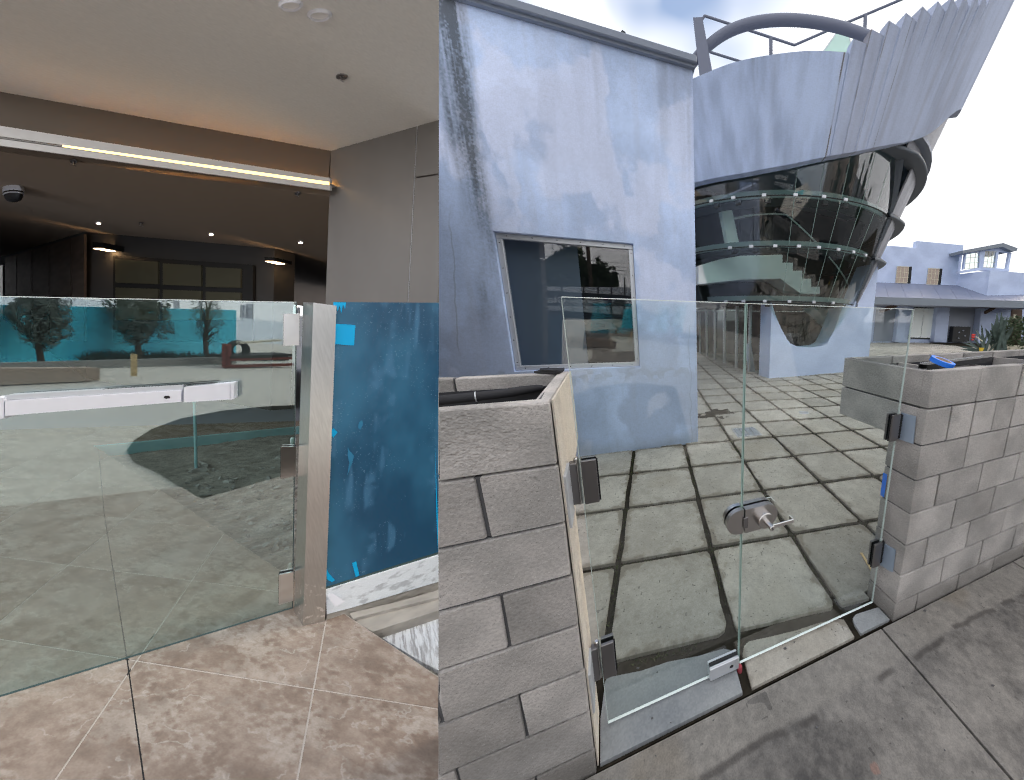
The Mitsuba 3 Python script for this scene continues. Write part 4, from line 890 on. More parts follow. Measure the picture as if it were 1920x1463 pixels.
mat('whitewash', prin(lambda p, n, uv: mix(C3(.38, .39, .41), C3(.72, .76, .80), smoothstep(.30, .62, fbm(3.0 * (p.x * float(gd[0]) + p.y * float(gd[1])) * 60, (p.x * float(gq[0]) + p.y * float(gq[1])) * 14, p.z * 14, 4))), .9, .1, lambda p, n, uv: fbm(p.x * 80, p.y * 80, p.z * 80, 3), .02))
mat('kerb_white', prin(lambda p, n, uv: mix(C3(.50, .53, .56), C3(.80, .85, .89), smoothstep(.28, .46, fbm(p.x * 22, p.y * 22, p.z * 30, 4))) * (.93 + .14 * noise(p.x * 200, p.y * 200, p.z * 200)), .7, .3))
mat('footing', prin(lambda p, n, uv: mix(C3(.26, .245, .225), C3(.50, .47, .42), fbm(p.x * 16, p.y * 16, p.z * 16, 4)), .9, .15, lambda p, n, uv: fbm(p.x * 70, p.y * 70, p.z * 70, 3), .012))
mat('teal_sheet', prin(lambda p, n, uv: mix(C3(.22, .50, .54), C3(.42, .70, .72), fbm(p.x * 12, p.y * 12, p.z * 12, 4)), .6))
K0, K1, K2 = fl(568, 1174), fl(609, 1166), fl(551, 1149)
w_in = wedge.intersection(sg.box(-3, -3, 6, 12))
add('trough_soil', seamL(dirt(w_in.buffer(.01), -.10, .05, .022, 3.0, None, '', '')), 'mat_rubble', kind='structure', smooth=True, label='rubble strewn soil in the sunken strip beside the tiled floor')
r = np.random.default_rng(21); st_ = []
while len(st_) < 2600:
    a, b = r.uniform(-.2, 3.2), r.uniform(-.6, 3.5)
    if not shapely.contains_xy(w_in, a, b): continue
    s = r.lognormal(-4.8, .65); ax = np.linalg.qr(r.normal(0, 1, (3, 3)))[0]
    pts = r.normal(0, 1, (9, 3)); pts /= np.linalg.norm(pts, axis=1, keepdims=True)
    st_.append(hull(g0 + a * gd + b * gq + (-.098 + s * .3) * uL + (pts * s * np.array([1.4, 1, .7])) @ ax))
mat('stone', prin(lambda p, n, uv: mix(C3(.22, .21, .20), C3(.55, .54, .51), noise(p.x * 25, p.y * 25, p.z * 25)), .9))
add('gravel', seamL(cat(st_)), 'mat_stone', kind='stuff', label='loose broken stones scattered over the sunken soil strip', cat_='gravel')
kb0, kb1 = L2(fl(180, 838)), L2(fl(540, 803))
kp = sg.LineString([kb0, kb0 + bdv * 5]).buffer(.05, cap_style='flat')
nrm = np.array([-bdv[1], bdv[0]]); 
if nrm @ (L2(C) - kb0) > 0: nrm = -nrm
kface = [g0 + q[0] * gd + q[1] * gq for q in (kb0, kb0 + bdv * 5)]
nv = nrm[0] * gd + nrm[1] * gq
tag(add('teal_kerb', seamL(poly([kface[0] + uL * .002, kface[1] + uL * .002, kface[1] - uL * .2, kface[0] - uL * .2], nv * .05)), 'mat_teal_sheet'), 'kerb wrapped in pale teal protection sheet along the far edge of the soil strip', 'kerb')
add('garage_floor', seamL(fslab(sg.Polygon([kb0 + nrm * .055, kb0 + bdv * 8 + nrm * .055, (9, 40), (-40, 40), (-40, 5.01), tuple(L2(fl(180, 838)) + [-.1, .06])]).difference(sg.box(-2.6, -3, 4, 5.002)), -.004, .1)), 'mat_grey_paint', kind='structure', label='bare grey floor inside the parking hall')
tp_ = thing('teal_pipe', 'thin teal pipe standing upright in the soil strip behind the glass door', 'pipe')
pb_, pv_ = fl(368, 880, -.10), None
nvp = unit((C - pb_) - (C - pb_) @ uL * uL)
pt_ = pl(364, 735, pb_, nvp)
rp_ = np.linalg.norm(pl(372.5, 800, pb_, nvp) - pl(363.5, 800, pb_, nvp)) / 2
add('pipe', tube([pb_ - uL * .05, (pb_ + pt_) / 2, pt_], rp_ * .7, 10), 'mat_teal_sheet', tp_, smooth=40)
scrap = [fl(x, y, -.075) for x, y in ((374, 864), (391, 870), (388, 877), (379, 871))]
tag(add('broken_tile', poly(scrap, -uL * .008), 'mat_stone'), 'pale broken tile scrap lying on the soil beside the teal pipe', 'tile scrap')
# ceiling, bulkhead with light cove, hall ceiling
h1, h2 = 2.85, 2.50
cl = lambda x, y, h=h1: pl(x, y, LF + h * uL, uL)
A_, B_ = cl(0, 172), cl(620, 283); bd = unit(B_ - A_); bn = np.cross(bd, uL); bn = bn if bn @ (C - A_) > 0 else -bn
def f_ceil(p, n, uv):
    return mix(C3(.77, .755, .72), C3(.84, .825, .79), fbm(p.x * 1.4, p.y * 1.4, p.z * 1.4, 4)) * (.95 + .1 * noise(p.x * 130, p.y * 130, p.z * 130))
mat('ceiling', prin(f_ceil, .9, .2, lambda p, n, uv: noise(p.x * 130, p.y * 130, p.z * 130), .003, 1e-3))
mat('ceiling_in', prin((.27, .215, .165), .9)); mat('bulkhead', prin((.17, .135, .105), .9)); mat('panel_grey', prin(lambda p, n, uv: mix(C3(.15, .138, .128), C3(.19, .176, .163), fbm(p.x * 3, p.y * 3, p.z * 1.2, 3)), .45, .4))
mat('hall_wall', prin((.075, .073, .072), .9)); mat('hall_panel', prin(lambda p, n, uv: mix(C3(.085, .06, .043), C3(.13, .09, .068), fbm(p.x * 2, p.y * 2, p.z * 14, 3)), .6))
W0, W1 = cl(620, 283), cl(823, 225); wdn = unit(W1 - W0); wn = np.cross(wdn, uL); wn = wn if wn @ (C - W0) > 0 else -wn
ce = thing('entry_canopy', 'flat beige canopy ceiling over the entry with a dropped edge and warm light cove', 'canopy')
ext = lambda P, k: P + bd * k
add('ceiling', seamL(poly([A_ - bd * 1.5, B_, W1 + wdn * .3, cl(834, -14), cl(-150, -20)], uL * .3)), 'mat_ceiling', ce)
Pb0, Pb1 = A_ - bd * 5, B_
hb = 2.62
add('bulkhead', poly([Pb0, Pb1, pl(614, 353, A_, bn), pl(-1200, 94, A_, bn)], -bn * .18), 'mat_bulkhead', ce)
lo = .10                                                     # light ledge hung in front of the bulkhead
lq = lambda x, y, o=lo: pl(x, y, A_ + bn * o, bn)
slope = lambda x, y0, y1, x1=620.: y0 + (y1 - y0) * x / x1
def ledge_strip(ya0, ya1, yb0, yb1, th, o=lo):
    P = [lq(-900, slope(-900, ya0, ya1), o), lq(619, slope(619, ya0, ya1), o), lq(619, slope(619, yb0, yb1), o), lq(-900, slope(-900, yb0, yb1), o)]
    return poly(P, -bn * th)
mat('ledge_white', prin((.62, .60, .57), .5))
add('ledge_lip', ledge_strip(236, 334, 255.5, 342.5, .012), 'mat_ledge_white', ce)
add('ledge_lip', ledge_strip(260.5, 347.5, 273, 357, .012), 'mat_ledge_white', ce)
add('ledge_tray', poly([lq(-900, slope(-900, 257, 344)) - bn * .013, lq(618, 343.9) - bn * .013, lq(618, 343.9) - bn * (lo - .002), lq(-900, slope(-900, 257, 344)) - bn * (lo - .002)], uL * .004), 'mat_ledge_white', ce)
led = sheet([lq(118, slope(118, 255.6, 341.9)) + bn * .002, lq(118, slope(118, 259.6, 346.6)) + bn * .002, lq(618, 347.8) + bn * .002, lq(618, 341.6) + bn * .002])
if np.cross(led.vertices[1] - led.vertices[0], led.vertices[2] - led.vertices[0]) @ bn < 0: led.invert()
add('led_strip', led, 'mat_ledge_white', ce, emitter={'type': 'area', 'radiance': rgb(.62, .36, .085)}, label='glowing warm light strip')
up0, up1 = lq(110, slope(110, 257, 344)) - bn * .014 + uL * .007, lq(598, slope(598, 257, 344)) - bn * .014 + uL * .007
cv = sheet([up0, up1, up1 + uL * .025, up0 + uL * .025])
if np.cross(cv.vertices[1] - cv.vertices[0], cv.vertices[2] - cv.vertices[0]) @ bn > 0: cv.invert()
add('cove_lamp', cv, 'mat_ledge_white', ce, emitter={'type': 'area', 'radiance': rgb(6, 2.9, .7)}, label='warm lamp strip lying in the cove')
add('added_cove_shield', poly([up0 + uL * .026, up1 + uL * .026, up1 + uL * .026 - bn * .044, up0 + uL * .026 - bn * .044], uL * .002), 'mat_ledge_white', ce)  # added hidden strip that keeps the cove lamp off the ceiling
c2 = lambda x, y, h=h2: pl(x, y, LF + h * uL, uL)
Lc0, Lc1 = c2(0, 274), c2(617, 358); ld = unit(Lc1 - Lc0); ldn = np.cross(ld, uL); ldn = ldn if ldn @ (C - Lc0) < 0 else -ldn
hrd = unit(ray(632, 420) - ray(632, 420) @ uL * uL)
hall = thing('parking_hall', 'dim hall behind the entry with brown panelled side wall and grey end wall', 'hall')
add('hall_ceiling', seamL(poly([Lc0 - ld * 30 + ldn * .11, c2(628, 359.4) + ldn * .11, c2(628, 359.4) + hrd * 34, Lc0 - ld * 30 + ldn * 30], uL * .15)), 'mat_ceiling_in', hall)
# hall end wall with frosted garage window
E0, E1 = c2(158, 435), c2(515, 466); ed_ = unit(E1 - E0); en_ = np.cross(ed_, uL); en_ = en_ if en_ @ (C - E0) > 0 else -en_
down = lambda P, k=2.6: P - uL * k
add('end_wall', poly([E0 + uL * .01, E1 + uL * .01, down(E1), down(E0)], -en_ * .2), 'mat_hall_wall', hall)
add('recess_wall', seamL(poly([E0 - en_ * 4 + uL * .01, E1 - en_ * 4 + ed_ * 12 + uL * .01, down(E1 - en_ * 4 + ed_ * 12), down(E0 - en_ * 4)], -en_ * .2)), 'mat_dark_wall', hall)
hlp = A_ - bd * 5; hld = unit(ray(-420, 480) - ray(-420, 480) @ uL * uL)
add('added_hall_wall', poly([hlp, hlp + hld * 60, down(hlp + hld * 60, 3), down(hlp, 3)], bd * -.15), 'mat_hall_wall', hall)  # unseen wall added to keep daylight out of the hall
S0 = c2(0, 482); sd = unit(S0 - E0); sn = np.cross(sd, uL); sn = sn if sn @ (C - E0) > 0 else -sn
oS = lambda x, y, o=0.0: pl(x, y, E0 + sn * o, sn)
add('side_wall', poly([E0 + uL * .01, E0 + sd * 40 + uL * .01, down(E0 + sd * 40), down(E0)], -sn * .2), 'mat_hall_wall', hall)
px_ = [158, 134, 92, 60, 31, 9]
for a, b in zip(px_, px_[1:]):
    ta, tb = np.interp([a, b], [0, 158], [482, 435]) + 4
    P = [oS(a - .6, ta, .02), oS(b + .6, tb, .02), oS(b + .6, 640, .02), oS(a - .6, 640, .02)]
    add('wood_panel', poly(P, -sn * .02), 'mat_hall_panel', hall)
add('white_door', poly([oS(5, 497, .03), oS(-14, 502, .03), oS(-14, 640, .03), oS(5, 640, .03)], -sn * .03), 'mat_alu_white', hall)
rd = unit(ray(640, 420) - ray(640, 420) @ uL * uL)
add('hall_right_wall', seamL(poly([W0 + uL * .0 - bn * .02, W0 + rd * 11, down(W0 + rd * 11, 3), down(W0 - bn * .02, 3)], np.cross(rd, uL) * (.1 if np.cross(rd, uL) @ wdn > 0 else -.1))), 'mat_dark_wall', hall)
oE = lambda x, y, o=0.0: pl(x, y, E0 + en_ * o, en_)
gwn = thing('garage_window', 'wide dark framed window of six frosted panes in the end wall of the hall', 'window')
add('frame', poly([oE(212, 479, .03), oE(474, 497, .03), oE(474, 640, .03), oE(212, 640, .03)], -en_ * .02), 'mat_rubber', gwn)
mat('frost', prin((.11, .105, .07), .5))
for row in ((0, 0), (1, 0)):
    for (a, b, ya, yb, yc, yd) in ((216, 296, 485.5, 491, 533, 530), (305, 377, 494, 498, 537, 534), (385.5, 451, 501, 504, 540, 538)):
        P = [oE(a, ya, .045), oE(b, yb, .045), oE(b, yc, .045), oE(a, yd, .045)] if not row[0] else [oE(a, yd + 9, .045), oE(b, yc + 9, .045), oE(b, 600, .045), oE(a, 600, .045)]
        add('pane', poly(P, -en_ * .02), 'mat_frost', gwn)
def sconce(x0, x1, y0, y1, label):
    s = thing('wall_sconce', label, 'wall lamp', 'lit black sconces on the end wall')
    o = .16
    P = [oE(x0, y0, o), oE(x1, y0 + (x1 - x0) * .05, o), oE(x1, y1 - 1, o), oE(x0, y1 - 2, o)]
    b = poly(P, -en_ * o); add('box', b, 'mat_black', s)
    a, c = oE(x0 + 2, y1 - .5, o - .03), oE(x1 - 2, y1, o - .03)
    add('lamp', poly([a, c, c - en_ * (o - .06), a - en_ * (o - .06)], -uL * .012), 'mat_ledge_white', s, emitter={'type': 'area', 'radiance': rgb(2.6, 1.6, .75)})
sconce(173.5, 193.5, 454, 466, 'lit black sconce left of the frosted window')
sconce(496, 515, 482, 490, 'lit black sconce right of the frosted window')
# small fixtures on the two ceilings
def on_ceil(x, y, h): return pl(x, y, LF + h * uL, uL)
def rad_px(x, y, w, h): return np.linalg.norm(on_ceil(x + w / 2, y, h) - on_ceil(x - w / 2, y, h)) / 2
def round_at(x, y, h, a, b, prof, n=32):
    """round fixture on a ceiling plane: prof = (scale, height below the plane), seen outline a x b"""
    th = np.arange(n) * 2 * np.pi / n
    base = np.array([on_ceil(x + a * math.cos(t), y + b * math.sin(t), h) for t in th]); c = base.mean(0); V, F = [], []
    for k, z in prof: V.append(c + (base - c) * k + uL * z)
    V = np.vstack(V)
    for i in range(len(prof) - 1):
        for j in range(n):
            p, q = i * n + j, i * n + (j + 1) % n; F += [[p, q, q + n], [p, q + n, p + n]]
    return trimesh.Trimesh(V, F, process=False)
for i, (x, y, w) in enumerate(((545, 8, 46), (599, 27, 46))):
    k = thing('recessed_downlight', ('unlit white recessed downlight in the canopy ceiling, cut by the top of the picture' if i == 0 else 'unlit white recessed downlight in the canopy ceiling, nearer to the sprinkler'), 'downlight', 'unlit downlights in the canopy ceiling')
    add('trim', round_at(x, y, h1, 23.5, 11.5, [(.72, .004), (.74, -.006), (.80, -.012), (1.0, -.003), (1.0, .004)]), 'mat_alu_white', k, smooth=40)
    add('lens', round_at(x, y, h1, 23.5, 11.5, [(1e-3, -.002), (.72, -.002), (.72, .004)]), 'mat_lens', k)
mat('lens', prin((.92, .91, .89), .4))
def sprinkler(x, y, h, w, label):
    k = thing('ceiling_sprinkler', label, 'sprinkler', 'fire sprinklers in the ceilings')
    R = rad_px(x, y, w, h) * .45; o = on_ceil(x, y, h)
    add('rosette', round_at(x, y, h, w * .52, w * .24, [(.3, 0), (1.0, 0), (.95, -.006), (.35, -.003)], 20), 'mat_steel_dark', k, smooth=40)
    add('head', lathe([(1e-4, 0), (R * .3, 0), (R * .22, -R * .5), (R * .18, -R * 1.1), (1e-4, -R * 1.1)], o, uL, 12), 'mat_steel_dark', k, smooth=40)
    add('deflector', lathe([(1e-4, -R * 1.25), (R * .5, -R * 1.25), (R * .5, -R * 1.32), (1e-4, -R * 1.32)], o, uL, 14), 'mat_chrome', k)
    add('frame_arm', obox(o - uL * R * 1.15, LAX, (R * .6, R * .1, R * .35)), 'mat_chrome', k)
sprinkler(641, 143, h1, 22, 'small metal fire sprinkler in the beige canopy ceiling')
sprinkler(138, 302, h2, 14, 'small dark fire sprinkler in the hall ceiling behind the light ledge at the left')
sprinkler(558, 362, h2, 12, 'small dark fire sprinkler in the hall ceiling near the right end of the ledge')
sprinkler(265, 418, h2, 9, 'tiny dark fire sprinkler between the lit downlights deep in the hall')
for i, (x, y) in enumerate(((185, 418), (396, 438.5), (564, 454))):
    k = thing('lit_downlight', ('lit small downlight above the left sconce', 'lit small downlight above the middle of the frosted window', 'lit small downlight nearest the grey panelled wall')[i], 'downlight', 'lit downlights in the hall ceiling')
    add('trim', round_at(x, y, h2, 5.6, 2.7, [(.7, 0), (.72, -.012), (1.0, -.006), (1.0, 0)], 20), 'mat_alu_white', k)
    add('lamp', round_at(x, y, h2, 5.6, 2.7, [(1e-3, -.008), (.68, -.008), (.68, 0)], 20), 'mat_ledge_white', k, emitter={'type': 'area', 'radiance': rgb(3.5, 2.8, 1.8)})
sc = thing('security_camera', 'white dome security camera with a dark globe hanging from the hall ceiling', 'camera')
zc_ = np.linalg.norm(pl(25, 378, on_ceil(25, 352, h2), unit((C - on_ceil(25, 352, h2)) - (C - on_ceil(25, 352, h2)) @ uL * uL)) - on_ceil(25, 352, h2))
ra_ = lambda prof: round_at(25, 352, h2, 21, 5.5, [(k, -z * zc_) for k, z in prof])
add('base', ra_([(1e-3, -.05), (.95, -.05), (1.0, .15), (1.0, .30), (.90, .36), (1e-3, .36)]), 'mat_alu_white', sc, smooth=40)
add('band', ra_([(.93, .34), (.93, .52), (.8, .52)]), 'mat_black', sc, smooth=40)
add('globe', ra_([(.86, .50), (.85, .66), (.70, .88), (.42, .98), (1e-3, 1.0)]), 'mat_black', sc, smooth=True)
add('housing_ring', ra_([(.92, .44), (.97, .48), (.93, .54), (.86, .52)]), 'mat_alu_white', sc, smooth=40)
# grey panelled wall right of the opening
gw = thing('panelled_wall', 'grey brown wall of large flat panels with narrow bright joints right of the hall', 'wall')
oW = lambda x, y, o=0.0: pl(x, y, W0 + wn * o, wn)
WT = lambda x: np.interp(x, [620, 823], [283, 225]) if x <= 823 else 225 - (x - 823) * .286
bot_ = lambda P: P - (P - LF) @ uL * uL + uL * .002
jx = lambda y: 782 - 17 * (y - 233.6) / 319.4
def wpanel(P): add('wall_panel', seamL(poly(P, -wn * .05)), 'mat_panel_grey', gw)
lf_ = oW(620.5, 283); ja = oW(jx(234) - 1.2, 235.5); jb = oW(jx(234) + 1.6, 234.8)
wpanel([lf_, ja, bot_(ja), bot_(lf_)])
hm0, hm1 = oW(jx(333) + 1.6, 331.8), oW(834, 323.3); hn0, hn1 = oW(jx(333) + 1.6, 335), oW(834, 326.4)
wpanel([jb, oW(834, 222), hm1, hm0]); wpanel([hn0, hn1, bot_(hn1), bot_(hn0)])
add('backing', seamL(poly([oW(621.5, 284, -.052), oW(834, 223, -.052), bot_(oW(834, 400, -.052)), bot_(oW(621.5, 400, -.052))], -wn * .08)), 'mat_dark_wall', gw)
mat('joint_bead', prin((.55, .55, .56), .35, metallic=.5))
add('joint_bead', poly([oW(jx(234) - .5, 236, -.002), oW(jx(234) + .8, 236, -.002), bot_(oW(jx(500) + .8, 500, -.002)), bot_(oW(jx(500) - .5, 500, -.002))], -wn * .03), 'mat_joint_bead', gw)
# steel post, glass door, blue filmed screen
vp_n = unit((C - K0) - (C - K0) @ uL * uL)
ph = (pl(577, 566, K0, vp_n) - LF) @ uL
po = thing('steel_post', 'square brushed steel post splashed with white at its foot', 'post')
K3 = K1 + K2 - K0
def f_post(p, n, uv):
    h = (p.x - float(LF[0])) * float(uL[0]) + (p.y - float(LF[1])) * float(uL[1]) + (p.z - float(LF[2])) * float(uL[2])
    s = smoothstep(.60, .72, fbm(p.x * 90, p.y * 90, p.z * 60, 4)) * smoothstep(.34, .02, h + .12 * (noise(p.x * 30, p.y * 30, p.z * 20) - .5))
    return mix(C3(.57, .565, .55) * (.9 + .2 * fbm(p.x * 300, p.y * 300, h * 3, 2)), C3(.9, .9, .9), s)
mat('post', {'type': 'twosided', 'bsdf': {'type': 'principled', 'base_color': proc(f_post), 'metallic': 1.0, 'roughness': .24}})
add('shaft', poly([K0 - uL * .01, K1 - uL * .01, K3 - uL * .01, K2 - uL * .01], uL * (ph + .01)), 'mat_post', po)
dr_ = thing('glass_door', 'tinted frameless glass door mirroring the yard outside', 'door')
gb = lambda x: 1306 - .3029 * x
gt = lambda x: 556 + .0196 * x
xr_b, xr_t = 548.5, 556
pc = [gl(-70, gb(-70)), gl(xr_b, gb(xr_b)), gl(xr_t, gt(xr_t)), gl(-70, gt(-70))]
add('pane', sheet(pc), 'mat_door_glass', dr_)
def edge(a, b, w, mt, nm): t = unit(b - a); add(nm, obox((a + b) / 2, np.array([t, gn, np.cross(t, gn)]), (np.linalg.norm(b - a), .011, w)), mt, dr_)
mat('edge_dark', prin((.05, .085, .085), .2, .6))
edge(pc[0], pc[1], .004, 'mat_edge_dark', 'bottom_edge'); edge(pc[1], pc[2], .0025, 'mat_edge_dark', 'side_edge'); edge(pc[2], pc[3], .0025, 'mat_glass_edge_bright', 'top_edge')
for (x0, y0, x1, y1, x2, y2, x3, y3) in ((531.5, 588.5, 561.5, 588.5, 561, 647.5, 531, 648.5), (526.5, 838.5, 555, 837, 554.5, 893, 526, 898.5), (523.2, 1078.5, 550, 1073, 549.5, 1127, 522.5, 1135)):
    h = key('hinge', dr_); used.add(h)
    P = [gl(x0, y0, .024), gl(x1, y1, .024), gl(x2, y2, .024), gl(x3, y3, .024)]
    scene[h] = mikit.ply(poly(P, -gn * .012), 'mat_chrome')
    add('gasket', poly([p - gn * .0125 - gd * .002 for p in P], -gn * .010), 'mat_black', h)
    add('back_clamp', poly([p - gn * .030 - gd * .003 for p in P], -gn * .012), 'mat_steel', h)
    t = (P[1] + P[0] * .35) / 1.35 - gn * .035; hh = np.linalg.norm(P[0] - P[3])
    add('barrel', lathe([(1e-4, hh * .02), (.010, hh * .02), (.010, hh * .2), (.006, hh * .24), (1e-4, hh * .25)], t, uL, 16), 'mat_chrome', h, smooth=40)
# push bar
ob = .075
bar = lambda x, y, o=ob: gl(x, y, o)
pbk = key('push_bar', dr_); used.add(pbk)
scene[pbk] = mikit.ply(poly([bar(9, 752), bar(339.5, 732), bar(339.5, 753.7), bar(9, 780)], -gn * .045), 'mat_alu_white')
add('top_rail', poly([bar(9, 741.5, .062), bar(343, 722, .062), bar(343, 731, .062), bar(9, 750.5, .062)], -gn * .050), 'mat_alu', pbk)
add('end_case', poly([bar(344.5, 726.5), bar(431, 718.5), bar(431, 749.5), bar(344.5, 754.8)], -gn * .062), 'mat_alu_white', pbk)
add('end_cap', poly([bar(431.8, 718), bar(438.5, 718.5), bar(438.5, 748.5), bar(431.8, 750)], -gn * .066), 'mat_alu_white', pbk)
add('end_cap', poly([bar(-20, 747), bar(7, 746), bar(7, 785), bar(-20, 787)], -gn * .066), 'mat_alu_white', pbk)
add('screw_hole', lathe([(1e-4, .001), (.0062, .001), (.0062, -.004)], bar(313, 745, ob + .0005), gn, 18), 'mat_black', pbk)
add('top_slot', poly([bar(12, 741.2, .050), bar(400, 717.5, .050), bar(400, 718.5, .050), bar(12, 742.6, .050)], -gn * .03), 'mat_black', pbk)
# filmed screen on a kerb
bp_ = thing('filmed_screen', 'glass screen covered in deep blue protective film, right of the steel post', 'glass screen')
sO = K1 - gn * .02
oB = lambda x, y, o=0.0: pl(x, y, sO + gn * o, gn)
def f_film(p, n, uv):
    a = p.x * float(gd[0]) + p.y * float(gd[1]) + p.z * float(gd[2]); h = p.x * float(uL[0]) + p.y * float(uL[1]) + p.z * float(uL[2])
    t = fbm(a * 5, h * 2, 1.0, 4); s = fbm(a * 34, h * 3.5, 3.0, 3); w = fbm(a * 9 + 4, h * 7, 5.0, 4)
    c = mix(C3(.011, .074, .15), C3(.032, .155, .27), smoothstep(.3, .7, t))
    c = mix(c, C3(.06, .19, .33), smoothstep(.46, .75, s) * .7 * smoothstep(.42, .62, w))
    dust = smoothstep(.88, .95, noise(a * 330, h * 200, 1.0)) * smoothstep(.42, .6, w)
    c = mix(c, C3(.25, .40, .52), dust * .55)
    return c
mat('film', prin(f_film, .34, .45, lambda p, n, uv: fbm(p.x * 60, p.y * 60, p.z * 25, 3), .002, clearcoat=.3, clearcoat_gloss=.7))
add('sheet', seamL(poly([oB(609, 1105), oB(834, 1035.6), oB(834, 568), oB(625, 566.5)], -gn * .02)), 'mat_film', bp_)
add('dark_channel', seamL(poly([oB(609, 1102, .004), oB(834, 1032, .004), oB(834, 1036.5, .004), oB(609, 1106.5, .004)], -gn * .012)), 'mat_edge_dark', bp_)
mat('film_pale', prin((.03, .20, .36), .45))
def sticker(name, label, P, mt='mat_cyan_tape', o=.002, cat_='tape'):
    tag(add(name, seamL(poly([oB(x, y, o + .0012) for x, y in P], -gn * .0012)), mt), label, cat_)
sticker('square_tape', 'square piece of bright cyan tape on the blue screen beside the top of the post', [(626, 607.5), (646, 608), (666.5, 610), (664, 648), (645, 647), (624, 645), (623.5, 640)])
sticker('film_scrap', 'small diamond scrap of cyan film at the left edge of the blue screen', [(617.5, 812), (625.5, 803), (633, 811), (625, 821)], cat_='film scrap')
sticker('film_scrap', 'ragged cyan film shred hanging at the top left corner of the blue screen', [(625, 567), (649, 567), (647, 580), (643, 571), (640, 589), (637, 573), (633, 584), (630, 572), (626, 590)], cat_='film scrap')
sticker('film_scrap', 'torn cyan film tatter at the middle of the blue screen below the diamond scrap', [(652, 838), (656, 846), (664, 855), (662, 864), (656, 880), (651, 892), (655, 868), (652, 855)], 'mat_film_pale', cat_='film scrap')
sticker('film_scrap', 'small torn cyan patch upper right of the diamond scrap on the blue screen', [(673, 792), (679, 788), (681, 796), (676, 806), (671, 802)], 'mat_film_pale', cat_='film scrap')
sticker('tape_strip', 'narrow cyan tape strip at the foot of the blue screen', [(660, 1056), (668, 1053), (674, 1079), (667, 1082)])
sticker('film_scrap', 'curled cyan film scrap in the bottom left corner of the blue screen', [(611, 1064), (617, 1076), (628, 1088), (622, 1092), (613, 1086)], cat_='film scrap')
sticker('film_scrap', 'long thin cyan film edge lifting at the lower right of the blue screen', [(816, 830), (818, 900), (822, 990), (821, 1030), (818, 960)], cat_='film scrap')
kerb = thing('painted_kerb', 'white sheeted concrete kerb under the blue screen with a rough footing', 'kerb')
kO = .014
add('white_strip', seamL(poly([oB(610.5, 1107, kO), oB(834, 1037.5, kO), oB(834, 1087.5, kO), oB(660, 1139.7, kO), oB(613, 1152, kO)], -gn * .05)), 'mat_kerb_white', kerb)
add('rough_face', seamL(poly([oB(613, 1153, kO - .004), oB(660, 1140.6, kO - .004), oB(834, 1088.4, kO - .004), oB(834, 1140, kO - .004), oB(613, 1215, kO - .004)], -gn * .05)), 'mat_footing', kerb)
fo = [fl(650, 1156, -.012), fl(834, 1103, -.012), fl(834, 1141, -.012), fl(699, 1185, -.012)]
add('footing', seamL(poly(fo, -uL * .12)), 'mat_footing', kerb)
fr_ = [fl(656, 1150, .004), fl(834, 1107, .004), fl(834, 1117, .004), fl(662, 1160, .004)]
add('mortar_ridge', seamL(poly(fr_, -uL * .03)), 'mat_footing', kerb)
ww = [fl(699, 1186, -.06), fl(834, 1142, -.06), fl(834, 1262, -.07), fl(786, 1239, -.07)]
tag(add('washed_footing', seamL(poly(ww, -uL * .06)), 'mat_whitewash'), 'white washed rough concrete footing in the sunken strip below the kerb', 'footing')
pf_ = thing('paper_flap', 'torn white sheet corner curling off the kerb beside the steel post', 'paper')
fP = [oB(613.5, 1116, .02), oB(622, 1112, .018), oB(640, 1128, .02), oB(651.7, 1139.5, .022), oB(634, 1151.5, .05), oB(622, 1133, .045)]
add('sheet', poly(fP, gn * .0015), 'mat_alu_white', pf_)
# ================================================================ what stands behind the viewer (seen mirrored in the glass)
ORD = 'first second third fourth fifth sixth seventh eighth ninth'.split()
def virt(x, y): return fl(x, y)
def vtop(V, x, y):
    n = unit((C - V) - (C - V) @ uL * uL); return pl(x, y, V, n)
mat('yard', prin(lambda p, n, uv: mix(C3(.46, .43, .38), C3(.60, .57, .51), fbm(p.x * .9, p.y * .9, p.z * .9, 4)), .9))
yp = fslab(sg.box(-6, -26, 30, -2.36), -.02, .2)
yp = cut(yp, -_look, C - _look * .3)
add('concrete_yard', yp, 'mat_yard', kind='structure', label='pale concrete yard behind the viewer mirrored in the glass door')
bedp = [(238, 845), (252, 826), (285, 805), (340, 785), (420, 770), (500, 762.5), (620, 757), (760, 800), (700, 950), (430, 955), (368, 930), (295, 885), (250, 864)]
add('planting_bed', cut(poly([mir(fl(x, y)) + uL * .004 for x, y in bedp], -uL * .01), -_look, C - _look * .1), 'mat_soil', kind='structure', label='dark curved planting bed cut into the concrete yard')
mat('fence_screen', prin((.08, .62, .82), .45, .5)); mat('kerb_conc', prin((.30, .30, .29), .9))
fn_ = thing('screen_fence', 'low fence of teal filmed glass panels mirrored in the door', 'fence')
fx = [-130, -60, 12, 130, 285, 443]
bot_y = lambda x: 680 - .027 * x; top_y = lambda x: 572 + .0226 * x
for a, b in zip(fx, fx[1:]):
    Va, Vb = virt(a + .8, bot_y(a)), virt(b - .8, bot_y(b)); Ta, Tb = vtop(Va, a + .8, top_y(a)), vtop(Vb, b - .8, top_y(b))
    q = [mir(p) for p in (Va, Vb, Tb, Ta)]
    add('panel', poly(q, np.cross(unit(q[1] - q[0]), uL) * .03), 'mat_fence_screen', fn_)
for a, b in zip(fx, fx[1:]):
    Va, Vb = virt(a, bot_y(a) + 14), virt(b, bot_y(b) + 14); Ta, Tb = vtop(Va, a, bot_y(a) + 1), vtop(Vb, b, bot_y(b) + 1)
    q = [mir(p) for p in (Va, Vb, Tb, Ta)]
    add('kerb', poly(q, np.cross(unit(q[1] - q[0]), uL) * .05), 'mat_kerb_conc', fn_)
